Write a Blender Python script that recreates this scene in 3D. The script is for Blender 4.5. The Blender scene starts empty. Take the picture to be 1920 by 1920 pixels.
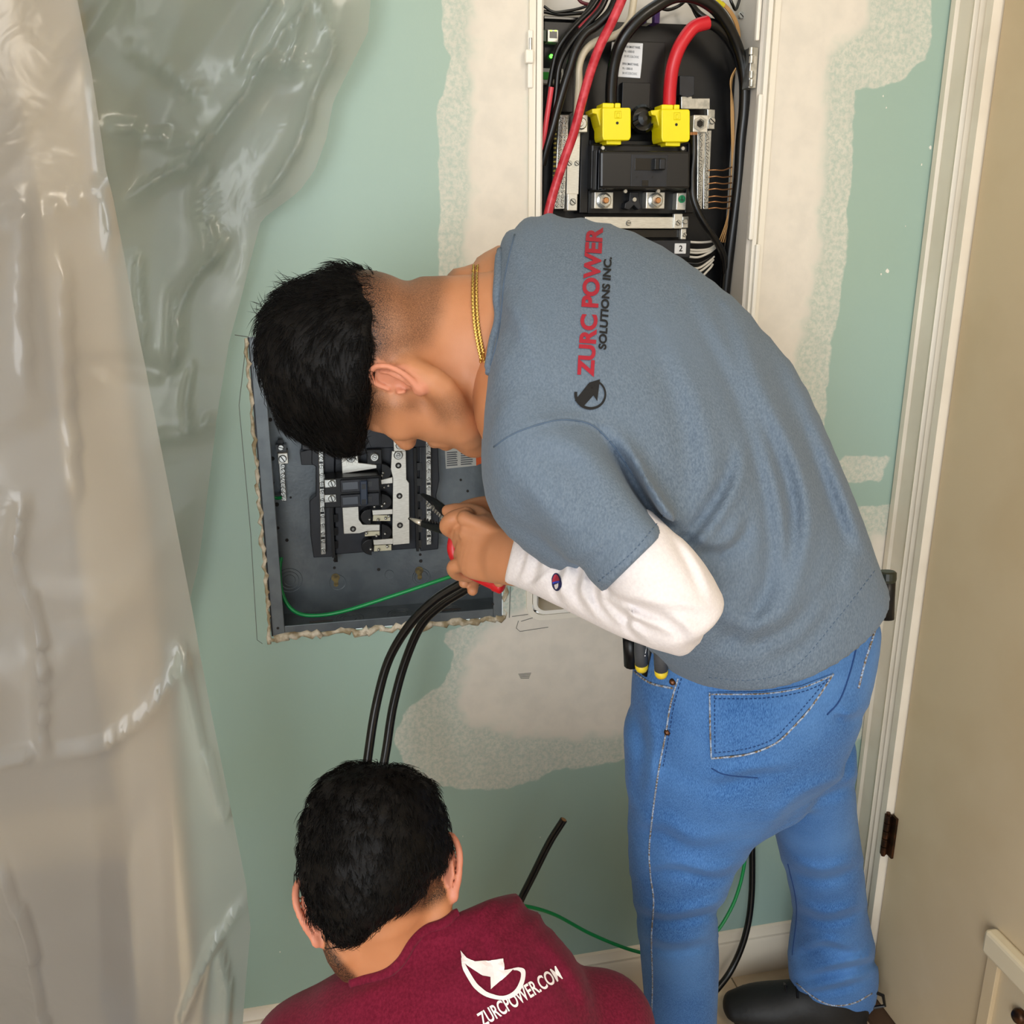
import bpy, bmesh, math, random
import numpy as np
from mathutils import Vector, Matrix, noise as mnoise
from mathutils.bvhtree import BVHTree

random.seed(7); np.random.seed(7)
scene = bpy.context.scene
COL = scene.collection

# ------------------------------------------------------------------ camera
# world: x to the right along the back wall, y into the wall (wall face at y = 0), z up, metres
FPX = 1742.0                       # focal length in pixels of the 1920 px frame
D, H = 1.5, 1.525                  # camera distance to the wall, camera height
TH = math.atan(520 / 1742.0)       # pitch down
YAW = math.atan((960 - 568) / (FPX / math.cos(TH)))
CAM = np.array([0.0, -D, H])
FW = np.array([math.sin(YAW) * math.cos(TH), math.cos(YAW) * math.cos(TH), -math.sin(TH)])
RT = np.array([math.cos(YAW), -math.sin(YAW), 0.0])
UP = np.cross(RT, FW)
cd = bpy.data.cameras.new('camera'); cam = bpy.data.objects.new('camera', cd); COL.objects.link(cam)
cd.sensor_fit = 'HORIZONTAL'; cd.sensor_width = 36.0; cd.lens = 36.0 * FPX / 1920.0; cd.clip_start = 0.02
m3 = Matrix((RT, UP, -FW)).transposed()
cam.matrix_world = Matrix.Translation(Vector(CAM)) @ m3.to_4x4()
scene.camera = cam

# ------------------------------------------------------------------ world, lights, exposure
w = bpy.data.worlds.new('room_daylight'); scene.world = w; w.use_nodes = True
bg = w.node_tree.nodes['Background']
bg.inputs[0].default_value = (0.90, 0.96, 1.0, 1); bg.inputs[1].default_value = 1.2
def area(name, loc, target, size, size_y, power, color):
    ld = bpy.data.lights.new(name, 'AREA'); ld.shape = 'RECTANGLE'; ld.size = size; ld.size_y = size_y
    ld.energy = power; ld.color = color
    o = bpy.data.objects.new(name, ld); COL.objects.link(o); o.location = loc
    o.rotation_euler = (Vector(target) - Vector(loc)).to_track_quat('-Z', 'Y').to_euler()
    return o
area('ceiling_lamp', (0.95, -1.75, 2.42), (0.55, -0.4, 0.9), 0.5, 0.5, 11.5, (1.0, 0.90, 0.76))
area('side_fill_light', (-1.82, -.75, 1.55), (-.75, -.1, 1.1), .7, 1.1, 4.5, (1.0, .94, .84))  # fill light added behind the sheets to brighten the film and cream door
area('window_daylight', (-1.2, -3.3, 1.5), (0.35, 0.0, 0.6), 1.5, 1.8, 40.0, (0.94, 0.97, 1.0))
vs = scene.view_settings
vs.view_transform = 'Standard'; vs.look = 'None'; vs.exposure = 0.42; vs.gamma = 1.0; vs.use_curve_mapping = False

# ------------------------------------------------------------------ pixel -> place
def ray(px, py):
    return FW + RT * ((px - 960) / FPX) - UP * ((py - 960) / FPX)
def wp(px, py, y=0.0):              # on a plane parallel to the back wall
    d = ray(px, py); return CAM + d * ((y + D) / d[1])
def xp(px, py, x):                  # on a plane parallel to the right wall
    d = ray(px, py); return CAM + d * (x / d[0])
def fp(px, py, z=0.0):              # on the floor (or a height)
    d = ray(px, py); return CAM + d * ((z - H) / d[2])
def P(px, py, dep):                 # at a depth along the optical axis
    return CAM + ray(px, py) * dep
def topx(Q):                        # array of points -> pixel x, pixel y, depth
    v = Q - CAM; z = v @ FW
    return 960 + FPX * (v @ RT) / z, 960 - FPX * (v @ UP) / z, z

# ------------------------------------------------------------------ materials
def lin(c):
    if isinstance(c, str):
        c = c.lstrip('#'); c = [int(c[i:i+2], 16) for i in (0, 2, 4)]
    f = lambda v: v / 12.92 if v <= 0.04045 else ((v + 0.055) / 1.055) ** 2.4
    return tuple(f(v / 255.0) for v in c) + (1.0,)
MATS = {}
def N(nt, kind, **kw):
    n = nt.nodes.new(kind)
    for k, v in kw.items():
        if k.startswith('i_'):
            n.inputs[k[2:].replace('_', ' ')].default_value = v
        else:
            setattr(n, k, v)
    return n
def mat(name, c, rough=0.5, metal=0.0, c2=None, nscale=40.0, bump=0.0, bscale=None, spec=0.5, stretch=None,
        sss=0.0, coat=0.0, detail=3.0, nlo=0.4, nhi=0.6, emit=0.0):
    if name in MATS: return MATS[name]
    m = bpy.data.materials.new(name); m.use_nodes = True; nt = m.node_tree
    b = nt.nodes['Principled BSDF']
    b.inputs['Base Color'].default_value = lin(c); b.inputs['Roughness'].default_value = rough
    b.inputs['Metallic'].default_value = metal; b.inputs['Specular IOR Level'].default_value = spec
    if coat: b.inputs['Coat Weight'].default_value = coat; b.inputs['Coat Roughness'].default_value = 0.15
    if sss:
        b.inputs['Subsurface Weight'].default_value = sss
        b.inputs['Subsurface Radius'].default_value = (0.012, 0.004, 0.002)
        b.inputs['Subsurface Scale'].default_value = 1.0
    if emit:
        b.inputs['Emission Color'].default_value = lin(c); b.inputs['Emission Strength'].default_value = emit
    tc = N(nt, 'ShaderNodeTexCoord')
    vec = tc.outputs['Object']
    if stretch:
        mp = N(nt, 'ShaderNodeMapping'); mp.inputs['Scale'].default_value = stretch
        nt.links.new(vec, mp.inputs['Vector']); vec = mp.outputs['Vector']
    if c2 is not None:
        no = N(nt, 'ShaderNodeTexNoise'); no.inputs['Scale'].default_value = nscale; no.inputs['Detail'].default_value = detail
        nt.links.new(vec, no.inputs['Vector'])
        rp = N(nt, 'ShaderNodeValToRGB'); rp.color_ramp.elements[0].position = nlo; rp.color_ramp.elements[1].position = nhi
        rp.color_ramp.elements[0].color = lin(c); rp.color_ramp.elements[1].color = lin(c2)
        nt.links.new(no.outputs['Fac'], rp.inputs['Fac']); nt.links.new(rp.outputs['Color'], b.inputs['Base Color'])
    if bump:
        nb = N(nt, 'ShaderNodeTexNoise'); nb.inputs['Scale'].default_value = bscale or nscale; nb.inputs['Detail'].default_value = 4
        nt.links.new(vec, nb.inputs['Vector'])
        bp = N(nt, 'ShaderNodeBump'); bp.inputs['Strength'].default_value = bump; bp.inputs['Distance'].default_value = 0.002
        nt.links.new(nb.outputs['Fac'], bp.inputs['Height']); nt.links.new(bp.outputs['Normal'], b.inputs['Normal'])
    MATS[name] = m
    return m

# ------------------------------------------------------------------ objects
def tag(o, label=None, cat=None, group=None, kind=None):
    if label: o['label'] = label
    if cat: o['category'] = cat
    if group: o['group'] = group
    if kind: o['kind'] = kind
    return o
def setparent(o, parent):
    if parent is not None:
        o.parent = parent
        pm = parent.matrix_basis.copy(); q = parent
        o.matrix_parent_inverse = (pw(parent)).inverted()
WORLD = {}
def pw(o):
    return WORLD.get(o.name, Matrix.Identity(4))
def empty(name, loc):
    o = bpy.data.objects.new(name, None); COL.objects.link(o); o.empty_display_size = 0.05
    o.location = loc; WORLD[o.name] = Matrix.Translation(Vector(loc)); return o
def mk(name, verts, faces, m, parent=None, smooth=False):
    me = bpy.data.meshes.new(name); me.from_pydata([tuple(map(float, v)) for v in verts], [], [tuple(map(int, f)) for f in faces]); me.update()
    me.materials.append(m)
    if smooth: me.polygons.foreach_set('use_smooth', [True] * len(me.polygons))
    o = bpy.data.objects.new(name, me); COL.objects.link(o); setparent(o, parent)
    return o
class MB:
    def __init__(s): s.v = []; s.f = []
    def add(s, v, f):
        n = len(s.v); s.v += [tuple(map(float, q)) for q in v]; s.f += [tuple(i + n for i in q) for q in f]; return s
    def box(s, x0, x1, y0, y1, z0, z1):
        x0, x1 = min(x0, x1), max(x0, x1); y0, y1 = min(y0, y1), max(y0, y1); z0, z1 = min(z0, z1), max(z0, z1)
        return s.add([(x0,y0,z0),(x1,y0,z0),(x1,y1,z0),(x0,y1,z0),(x0,y0,z1),(x1,y0,z1),(x1,y1,z1),(x0,y1,z1)],
                     [(0,3,2,1),(4,5,6,7),(0,1,5,4),(1,2,6,5),(2,3,7,6),(3,0,4,7)])
    def pbox(s, x0, y0, x1, y1, yf, yb):      # axis-aligned box seen between two pixels, front face at yf
        a = wp(x0, (y0 + y1) / 2, yf); b = wp(x1, (y0 + y1) / 2, yf); c = wp((x0 + x1) / 2, y0, yf); d = wp((x0 + x1) / 2, y1, yf)
        return s.box(a[0], b[0], yf, yb, d[2], c[2])
    def prism(s, pts, yf, yb):                # outline in pixels at depth yf, thickness to yb
        q = [wp(a, b, yf) for a, b in pts]; n = len(q)
        ar = sum(q[i][0] * q[(i+1) % n][2] - q[(i+1) % n][0] * q[i][2] for i in range(n))
        if ar < 0: q = q[::-1]
        v = [(p[0], yf, p[2]) for p in q] + [(p[0], yb, p[2]) for p in q]
        f = [tuple(range(n)), tuple(range(2*n-1, n-1, -1))] + [(i, i+n, (i+1) % n + n, (i+1) % n) for i in range(n)]
        return s.add(v, f)
    def cyl(s, a, b, r, n=16, r2=None):
        a = np.array(a, float); b = np.array(b, float); r2 = r if r2 is None else r2
        ax = b - a; ax = ax / np.linalg.norm(ax); t = np.array([1., 0, 0]) if abs(ax[0]) < .8 else np.array([0, 1., 0])
        u = np.cross(ax, t); u /= np.linalg.norm(u); v = np.cross(ax, u)
        ring = [math.cos(2*math.pi*i/n) * u + math.sin(2*math.pi*i/n) * v for i in range(n)]
        return s.add([a + r*q for q in ring] + [b + r2*q for q in ring],
                     [tuple(range(n))[::-1], tuple(range(n, 2*n))] + [(i, (i+1) % n, (i+1) % n + n, i+n) for i in range(n)])
    def tube(s, pts, r, n=10, closed=False):
        Q = np.array(pts, float); m = len(Q); rr = np.full(m, r) if np.isscalar(r) else np.array(r, float)
        T = np.gradient(Q, axis=0); T /= (np.linalg.norm(T, axis=1)[:, None] + 1e-9)
        u = np.cross(T[0], [0.13, 0.31, 0.94]); u /= np.linalg.norm(u); vs_ = []
        for i in range(m):
            u = u - T[i] * (u @ T[i]); u /= np.linalg.norm(u); v = np.cross(T[i], u)
            vs_ += [Q[i] + rr[i] * (math.cos(2*math.pi*k/n) * u + math.sin(2*math.pi*k/n) * v) for k in range(n)]
        f = [(i*n+k, i*n+(k+1) % n, (i+1)*n+(k+1) % n, (i+1)*n+k) for i in range(m-1) for k in range(n)]
        if not closed: f += [tuple(range(n))[::-1], tuple(range((m-1)*n, m*n))]
        return s.add(vs_, f)
    def lathe(s, c, axis, prof, n=20):        # prof: (radius, offset along axis)
        c = np.array(c, float); ax = np.array(axis, float); ax /= np.linalg.norm(ax)
        t = np.array([1., 0, 0]) if abs(ax[0]) < .8 else np.array([0, 1., 0])
        u = np.cross(ax, t); u /= np.linalg.norm(u); v = np.cross(ax, u); vs_ = []
        for r, o in prof:
            vs_ += [c + ax*o + r*(math.cos(2*math.pi*k/n)*u + math.sin(2*math.pi*k/n)*v) for k in range(n)]
        m = len(prof)
        f = [(i*n+k, i*n+(k+1) % n, (i+1)*n+(k+1) % n, (i+1)*n+k) for i in range(m-1) for k in range(n)]
        f += [tuple(range(n))[::-1], tuple(range((m-1)*n, m*n))]
        return s.add(vs_, f)
    def build(s, name, m, parent=None, smooth=False, bevel=0.0):
        o = mk(name, s.v, s.f, m, parent, smooth)
        if bevel:
            b = o.modifiers.new('bevel', 'BEVEL'); b.width = bevel; b.segments = 2; b.limit_method = 'ANGLE'
        return o
def autosmooth(o, ang=40):
    me = o.data; me.polygons.foreach_set('use_smooth', [True] * len(me.polygons))
    me.set_sharp_from_angle(angle=math.radians(ang))
    return o
def spline(pts, n=8):                # Catmull-Rom through points
    Q = np.array(pts, float)
    if len(Q) < 3: return np.array([Q[0] + (Q[-1]-Q[0]) * t for t in np.linspace(0, 1, n)])
    E = np.vstack([2*Q[0]-Q[1], Q, 2*Q[-1]-Q[-2]]); out = []
    for i in range(len(Q)-1):
        p0, p1, p2, p3 = E[i:i+4]
        for t in np.linspace(0, 1, n, endpoint=False):
            out.append(.5*((2*p1)+(-p0+p2)*t+(2*p0-5*p1+4*p2-p3)*t*t+(-p0+3*p1-3*p2+p3)*t**3))
    out.append(Q[-1]); return np.array(out)
def unit(v): v = np.array(v, float); return v / np.linalg.norm(v)

# ------------------------------------------------------------------ materials list
M_door = mat('door_paint', '#cdb998', 0.5, c2='#c8b391', nscale=6, bump=0.05, bscale=300)
M_trim = mat('trim_paint', '#e6dccb', 0.35, c2='#dfd4c2', nscale=10)
M_base = mat('baseboard_paint', '#e2d6c2', 0.35)
M_tile = mat('floor_tile', '#cdbba0', 0.32, c2='#b7a186', nscale=9, detail=6, bump=0.08, bscale=60)
M_grout = mat('grout', '#9d907c', 0.9)
M_dark = mat('dark_gap', '#1c1713', 0.7)
M_bronze = mat('oil_rubbed_bronze', '#3a281c', 0.35, 0.8, c2='#5a3a26', nscale=60)
M_ceil = mat('ceiling_white', '#e9e4da', 0.9)
M_wallside = mat('side_wall_paint', '#cbb99a', 0.7, bump=0.1, bscale=200)
M_pencil = mat('pencil', '#6f6f68', 0.8)
M_plaster = mat('raw_drywall_edge', '#d9cdb8', 0.9, c2='#9d8c6d', nscale=60, bump=0.6, bscale=150)
M_boxgrey = mat('panel_grey_enamel', '#5c6368', 0.3, 0.3, c2='#666d71', nscale=25, bump=0.12, bscale=180)
M_zinc = mat('zinc', '#c9c9c4', 0.28, 0.85, c2='#a9aaa6', nscale=90)
M_alu = mat('tin_plated_bus', '#dedcd3', 0.33, 0.55, c2='#cfccc2', nscale=120, stretch=(1, 1, 12))
M_blk = mat('black_plastic', '#0a0a0b', 0.36, c2='#0e0e10', nscale=60, spec=.35)
M_blk2 = mat('charcoal_plastic', '#1c1e24', 0.4, c2='#20232a', nscale=60, spec=.4)
M_blkgloss = mat('glossy_black', '#0b0b0c', 0.22)
M_cabB = mat('black_cable_jacket', '#060607', 0.3, spec=0.5)
M_cabR = mat('red_cable_jacket', '#cf1f2c', 0.35)
M_cabP = mat('pink_red_wire', '#d8545c', 0.35)
M_cabW = mat('cream_wire', '#d8cbb0', 0.4)
M_cabG = mat('green_wire', '#0f8f4a', 0.35)
M_cop = mat('bare_copper', '#c08a5c', 0.35, 0.8)
M_white = mat('white_powder_coat', '#f0ebe0', 0.4)
M_ivory = mat('panel_trim_ivory', '#ece4d4', 0.45)
M_inner = mat('panel_inner_white', '#cfc9c0', 0.5)
M_yel = mat('yellow_lug_cover', '#f4e30a', 0.4, sss=0.1)
M_label = mat('paper_label', '#e9ebef', 0.6)
M_ink = mat('print_ink', '#55585c', 0.7)
M_inkblk = mat('print_black', '#101012', 0.6)
M_labelg = mat('grey_label', '#b9b8b0', 0.6)
M_orange = mat('orange_label', '#d2581f', 0.6)
M_green = mat('green_sticker', '#0d8a57', 0.5)
M_led = mat('green_led', '#4dff3a', 0.4, emit=4.0)
M_purple = mat('purple_connector', '#4a2a6d', 0.45)
M_wool = mat('insulation_tan', '#9c8a5e', 0.95, c2='#6f6142', nscale=80, bump=0.8, bscale=120)
# ================================================================== SETTING
XW = 1.071                                     # right wall face
# opening for the two panels, in wall coordinates
SP = dict(x0=-0.092, x1=0.306, z0=0.874, z1=1.374)
a = wp(1004, 300); b = wp(1426, 300); c = wp(1010, 1158)
MPX0, MPX1, MPZ0, MPZ1 = a[0], b[0], c[2], 2.02
# ---------------- back wall as a fine grid carrying a joint-compound mask
def sd_poly(px, py, poly):                     # signed distance to a polygon, positive inside (pixels)
    d = np.full(px.shape, 1e9); ins = np.zeros(px.shape, bool); n = len(poly)
    for i in range(n):
        x0, y0 = poly[i]; x1, y1 = poly[(i+1) % n]
        dx, dy = x1-x0, y1-y0; t = np.clip(((px-x0)*dx + (py-y0)*dy) / (dx*dx+dy*dy+1e-9), 0, 1)
        d = np.minimum(d, np.hypot(px-x0-t*dx, py-y0-t*dy))
        cnd = ((y0 > py) != (y1 > py)) & (px < (x1-x0)*(py-y0)/(y1-y0+1e-12)+x0); ins ^= cnd
    return np.where(ins, d, -d)
MUD_THIN = [
    [(830,-400),(826,60),(845,110),(822,200),(826,330),(820,520),(835,800),(990,1170),(1010,1170),(1010,-400)],
    [(830,1195),(850,1230),(835,1280),(760,1330),(735,1390),(760,1430),(800,1465),(870,1482),(940,1480),(1000,1462),(1060,1440),(1120,1436),(1200,1420),(1300,1425),(1320,1100),(960,1110)],
    [(1420,-400),(1750,-400),(1748,60),(1735,110),(1690,150),(1650,165),(1600,162),(1598,260),(1592,420),(1583,520),(1560,640),(1548,760),(1535,900),(1520,1200),(1380,1250),(1400,500)],
    [(1568,858),(1668,855),(1662,872),(1655,900),(1600,905),(1570,900)],
    [(1600,950),(1690,945),(1680,1060),(1660,1250),(1625,1380),(1600,1392),(1560,1300)],
]
MUD_FULL = [
    [(880,-400),(872,100),(868,300),(862,520),(880,800),(1000,1170),(1010,-400)],
    [(960,1130),(870,1200),(850,1300),(860,1360),(960,1390),(1100,1395),(1300,1380),(1300,1100)],
    [(1420,-400),(1650,-400),(1640,40),(1600,90),(1560,110),(1556,300),(1540,520),(1510,650),(1480,800),(1450,1100),(1400,1000),(1400,500)],
    [(1625,990),(1690,985),(1665,1250),(1625,1370),(1605,1370),(1590,1300)],
]
def grid_lines(lo, hi, step, extra):
    g = list(np.arange(lo, hi, step)) + [hi] + list(extra); g = sorted(g); out = [g[0]]
    for v in g[1:]:
        if v - out[-1] > step * 0.35 or any(abs(v-e) < 1e-9 for e in extra):
            if v - out[-1] < step * 0.35 and not any(abs(out[-1]-e) < 1e-9 for e in extra) and len(out) > 1: out.pop()
            out.append(v)
    return np.array(out)
gx = grid_lines(-1.9, XW, 0.0125, [SP['x0'], SP['x1'], MPX0, MPX1])
gz = grid_lines(0.0, 2.5, 0.0125, [SP['z0'], SP['z1'], MPZ0, MPZ1])
X, Z = np.meshgrid(gx, gz, indexing='ij')
pts = np.stack([X.ravel(), np.zeros(X.size), Z.ravel()], 1)
qx, qy, _ = topx(pts)
def mask(polys, soft):
    m = np.full(qx.shape, -1e9)
    for pl in polys: m = np.maximum(m, sd_poly(qx, qy, pl))
    return 1 / (1 + np.exp(-np.clip(m / soft, -30, 30)))
thin, full = mask(MUD_THIN, 5.0), mask(MUD_FULL, 16.0)
nx, nz = len(gx), len(gz); faces = []
for i in range(nx-1):
    for k in range(nz-1):
        cx, cz = (gx[i]+gx[i+1])/2, (gz[k]+gz[k+1])/2
        if SP['x0'] < cx < SP['x1'] and SP['z0'] < cz < SP['z1']: continue
        if MPX0 < cx < MPX1 and MPZ0 < cz < MPZ1: continue
        faces.append((i*nz+k, (i+1)*nz+k, (i+1)*nz+k+1, i*nz+k+1))
m = bpy.data.materials.new('painted_wall_with_joint_compound'); m.use_nodes = True; nt = m.node_tree; bs = nt.nodes['Principled BSDF']
tc = N(nt, 'ShaderNodeTexCoord')
at1 = N(nt, 'ShaderNodeAttribute', attribute_name='thin'); at2 = N(nt, 'ShaderNodeAttribute', attribute_name='full')
n1 = N(nt, 'ShaderNodeTexNoise'); n1.inputs['Scale'].default_value = 130; n1.inputs['Detail'].default_value = 6; n1.inputs['Roughness'].default_value = 0.7
n2 = N(nt, 'ShaderNodeTexNoise'); n2.inputs['Scale'].default_value = 26; n2.inputs['Detail'].default_value = 5
n3 = N(nt, 'ShaderNodeTexNoise'); n3.inputs['Scale'].default_value = 2.2; n3.inputs['Detail'].default_value = 2
for n_ in (n1, n2, n3): nt.links.new(tc.outputs['Object'], n_.inputs['Vector'])
def mth(op, a_, b_=None, clamp=False):
    q = N(nt, 'ShaderNodeMath', operation=op, use_clamp=clamp)
    for i_, v_ in enumerate((a_, b_)):
        if v_ is None: continue
        if hasattr(v_, 'links'): nt.links.new(v_, q.inputs[i_])
        else: q.inputs[i_].default_value = v_
    return q.outputs[0]
def sstep(v_, lo, hi):
    q = N(nt, 'ShaderNodeMapRange', interpolation_type='SMOOTHSTEP'); nt.links.new(v_, q.inputs['Value'])
    q.inputs['From Min'].default_value = lo; q.inputs['From Max'].default_value = hi; return q.outputs[0]
edge = sstep(mth('ADD', at1.outputs['Fac'], mth('MULTIPLY', mth('SUBTRACT', n2.outputs['Fac'], 0.5), 0.9)), 0.42, 0.58)
speck = sstep(n1.outputs['Fac'], 0.36, 0.62)
thinfac = mth('MULTIPLY', edge, mth('ADD', mth('MULTIPLY', speck, 0.42), 0.30))
fullfac = sstep(mth('ADD', at2.outputs['Fac'], mth('MULTIPLY', mth('SUBTRACT', n2.outputs['Fac'], 0.5), 0.8)), 0.30, 0.85)
fac = mth('MAXIMUM', thinfac, fullfac)
def mixc(f_, a_, b_):
    q = N(nt, 'ShaderNodeMix', data_type='RGBA')
    if hasattr(f_, 'links'): nt.links.new(f_, q.inputs[0])
    else: q.inputs[0].default_value = f_
    for i_, v_ in ((6, a_), (7, b_)):
        if hasattr(v_, 'links'): nt.links.new(v_, q.inputs[i_])
        else: q.inputs[i_].default_value = v_
    return q.outputs[2]
paint = mixc(n3.outputs['Fac'], lin('#9db39f'), lin('#a0bab4'))
mud = mixc(sstep(n2.outputs['Fac'], 0.35, 0.7), lin('#e6ddcf'), lin('#ddd5c8'))
nt.links.new(mixc(fac, paint, mud), bs.inputs['Base Color'])
rg = N(nt, 'ShaderNodeMapRange'); nt.links.new(fac, rg.inputs['Value']); rg.inputs['To Min'].default_value = 0.42; rg.inputs['To Max'].default_value = 0.85
nt.links.new(rg.outputs[0], bs.inputs['Roughness'])
bp = N(nt, 'ShaderNodeBump'); bp.inputs['Strength'].default_value = 0.12; bp.inputs['Distance'].default_value = 0.002
nt.links.new(n1.outputs['Fac'], bp.inputs['Height']); nt.links.new(bp.outputs['Normal'], bs.inputs['Normal'])
wall_back = mk('wall_back', pts, faces, m); tag(wall_back, 'pale blue-green painted drywall with white joint compound patches', kind='structure')
for nm, arr in (('thin', thin), ('full', full)):
    at = wall_back.data.attributes.new(nm, 'FLOAT', 'POINT'); at.data.foreach_set('value', arr.astype(np.float32))
# ragged drywall edge round the grey box
rm = MB(); rnd = random.Random(3)
def ragged(p0, p1, r, n):
    q = []
    for i in range(n+1):
        t = i/n; q.append(np.array(p0)*(1-t)+np.array(p1)*t+np.array([rnd.uniform(-1,1)*r*.8, rnd.uniform(-.3,.0)*r, rnd.uniform(-1,1)*r*.8]))
    rm.tube(q, [r*rnd.uniform(.5,1.35) for _ in q], 6)
ragged((SP['x0']-.004, .001, SP['z0']-.004), (SP['x1']+.006, .001, SP['z0']-.004), .0062, 60)
ragged((SP['x0']-.003, .001, SP['z0']-.012), (SP['x0']-.003, .001, SP['z1']), .0036, 60)
ragged((SP['x1']+.006, .003, SP['z0']-.006), (SP['x1']+.006, .003, SP['z1']), .0045, 50)
rm.build('torn_drywall_edge', M_plaster, wall_back, smooth=True)
pm = MB()                                            # pencil layout lines on the wall
def pline(pp, r=.0006): pm.tube([wp(x_, y_, -.0004) for x_, y_ in pp], r, 5)
pline([(440,628),(466,632)]); pline([(462,640),(448,760),(470,1000),(482,1200),(492,1207)], .0005); pline([(955,1158),(957,1100)], .0008)
pline([(960,1156),(990,1152)]); pline([(972,1164),(968,1178),(975,1184),(1000,1180),(1028,1176)]); pline([(977,1165),(1000,1158)])
for k_ in range(5): pline([(972+k_, 1264+2*k_), (996-k_, 1262+2.4*k_)], .0005)
pm.build('pencil_mark', M_pencil, wall_back)

for a_, b_, r_ in ((1745,277,.0030),(1728,309,.0014),(1664,508,.0034),(1652,514,.0016),(1698,424,.0010),(1656,180,.0014),(1662,202,.0010),(1013,1570,.0012),(1236,1672,.0012),(525,1785,.0014),(868,1568,.0010),(730,1560,.0012)):
    p = wp(a_, b_, -.0005); cm = MB(); k_ = rnd.randint(5, 7); q = [(p[0]+r_*rnd.uniform(.5,1.2)*math.cos(6.283*i/k_), p[2]+r_*rnd.uniform(.7,1.6)*math.sin(6.283*i/k_)) for i in range(k_)]
    cm.add([(x_, -.0006, z_) for x_, z_ in q]+[(x_, .0, z_) for x_, z_ in q], [tuple(range(k_))]+[(i, i+k_, (i+1) % k_+k_, (i+1) % k_) for i in range(k_)]); cm.build('paint_chip', mat('chipped_paint_white','#ece6da',.8), wall_back)
# ---------------- right wall, casing, door
mb = MB(); mb.box(XW, XW+.12, -3.4, .12, 0, 2.5)
tag(mb.build('wall_right', M_wallside), kind='structure')
mb = MB(); mb.box(-2.0, -1.9, -3.4, .12, 0, 2.5); tag(mb.build('wall_left', M_wallside), kind='structure')
mb = MB(); mb.box(-2.0, XW+.12, -3.4, .12, 2.5, 2.6); tag(mb.build('ceiling', M_ceil), kind='structure')
cy = lambda px_, py_: xp(px_, py_, XW-.012)[1]
# casing strips in profile, each a run of y along the right wall
prof = [(-.004,.018),(-.016,.018),(-.020,.013),(-.052,.011),(-.058,.016),(-.066,.020),(-.072,.012),(-.080,.020),(-.088,.012),(-.096,.021),(-.112,.021),(-.116,.002)]
v = []; f = []
for zz in (0.0, 2.12):
    v += [(XW+.002, -.004, zz)] + [(XW-t_, y_, zz) for y_, t_ in prof] + [(XW+.002, -.116, zz)]
n_ = len(prof)+2
f = [(i, i+1, i+1+n_, i+n_) for i in range(n_-1)] + [tuple(range(n_)), tuple(range(2*n_-1, n_-1, -1))]
tag(autosmooth(mk('trim_1', v, f, M_trim), 35), 'moulded cream door casing in the room corner', kind='structure')
mb = MB(); mb.box(XW-.0022, XW-.0004, -.0042, -.0002, 0, 2.5); mb.build('corner_gap', M_dark, bpy.data.objects['wall_right'])
DY = -.119
door = empty('door_1', (XW, DY, 0)); tag(door, 'plain beige slab door with a pet door near its bottom', kind='structure')
mb = MB(); mb.box(XW-.008, XW+.03, DY-.86, DY, .012, 2.06); mb.build('door_slab', M_door, door, bevel=.002)
hz = xp(1648, 1550, XW-.018)
for z_ in (hz[2], hz[2]+1.62):
    hg = MB()
    for k_ in range(5):
        z0 = z_-.045+.018*k_; hg.cyl((XW-.019, DY+.002, z0+.0008), (XW-.019, DY+.002, z0+.0172), .0065, 12)
    hg.cyl((XW-.019, DY+.002, z_-.049), (XW-.019, DY+.002, z_-.045), .004, 10); hg.cyl((XW-.019, DY+.002, z_+.045), (XW-.019, DY+.002, z_+.049), .004, 10)
    hg.box(XW-.0135, XW-.0085, DY-.016, DY, z_-.045, z_+.045)
    hg.build('hinge', M_bronze, door)
# pet door
pa = xp(1869, 1737, XW-.008); px_top = pa[2]; py0 = pa[1]
M_pet = mat('pet_door_plastic', '#d9cbae', 0.4)
pet = MB(); pet.box(XW-.032, XW-.008, py0-.30, py0, px_top-.045, px_top); pet.build('pet_door_header', M_pet, door, bevel=.006)
pet = MB(); pet.box(XW-.020, XW-.008, py0-.028, py0-.004, px_top-.40, px_top-.045); pet.box(XW-.020, XW-.008, py0-.29, py0-.266, px_top-.40, px_top-.045); pet.box(XW-.020, XW-.008, py0-.29, py0-.004, max(.02,px_top-.42), px_top-.40); pet.build('pet_door_frame', M_door, door, bevel=.003)
pet = MB(); pet.box(XW-.012, XW-.008, py0-.266, py0-.028, px_top-.40, px_top-.045); pet.build('pet_door_flap', mat('pet_flap','#c6b597',.5), door)
pet = MB(); lk = xp(1917, 1905, XW-.012); pet.lathe((XW-.012, lk[1], lk[2]), (-1,0,0), [(.012,0),(.013,.008),(.009,.014)]); pet.build('pet_door_lock', M_bronze, door, smooth=True)
mb = MB(); mb.box(XW-.05, XW+.02, DY-.9, DY+.06, 0.0002, .011); tag(mb.build('trim_2', mat('door_sweep','#4a3526',.6)), 'dark brown threshold strip under the slab door', kind='structure')
# ---------------- floor with tiles
mb = MB(); mb.box(-1.9, XW, -3.4, 0, -.06, -.004); floor = tag(mb.build('floor', M_grout), 'beige tiled floor', kind='structure')
TS = .33; t0 = MB(); t0.box(.002, TS-.002, .002, TS-.002, -.004, 0); tile0 = None
for i in range(9):
    for j in range(9):
        x_ = XW - TS*(i+1) + .06; y_ = -TS*(j+1) + .0
        if i == 0:
            mbt = MB(); mbt.box(x_+.002, XW, y_+.002, y_+TS-.002, -.004, 0); mbt.build('tile', M_tile, floor, bevel=.001); continue
        if tile0 is None:
            tile0 = t0.build('tile', M_tile, floor); tile0.location = (x_, y_, 0)
        else:
            o = tile0.copy(); COL.objects.link(o); o.location = (x_, y_, 0)
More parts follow.
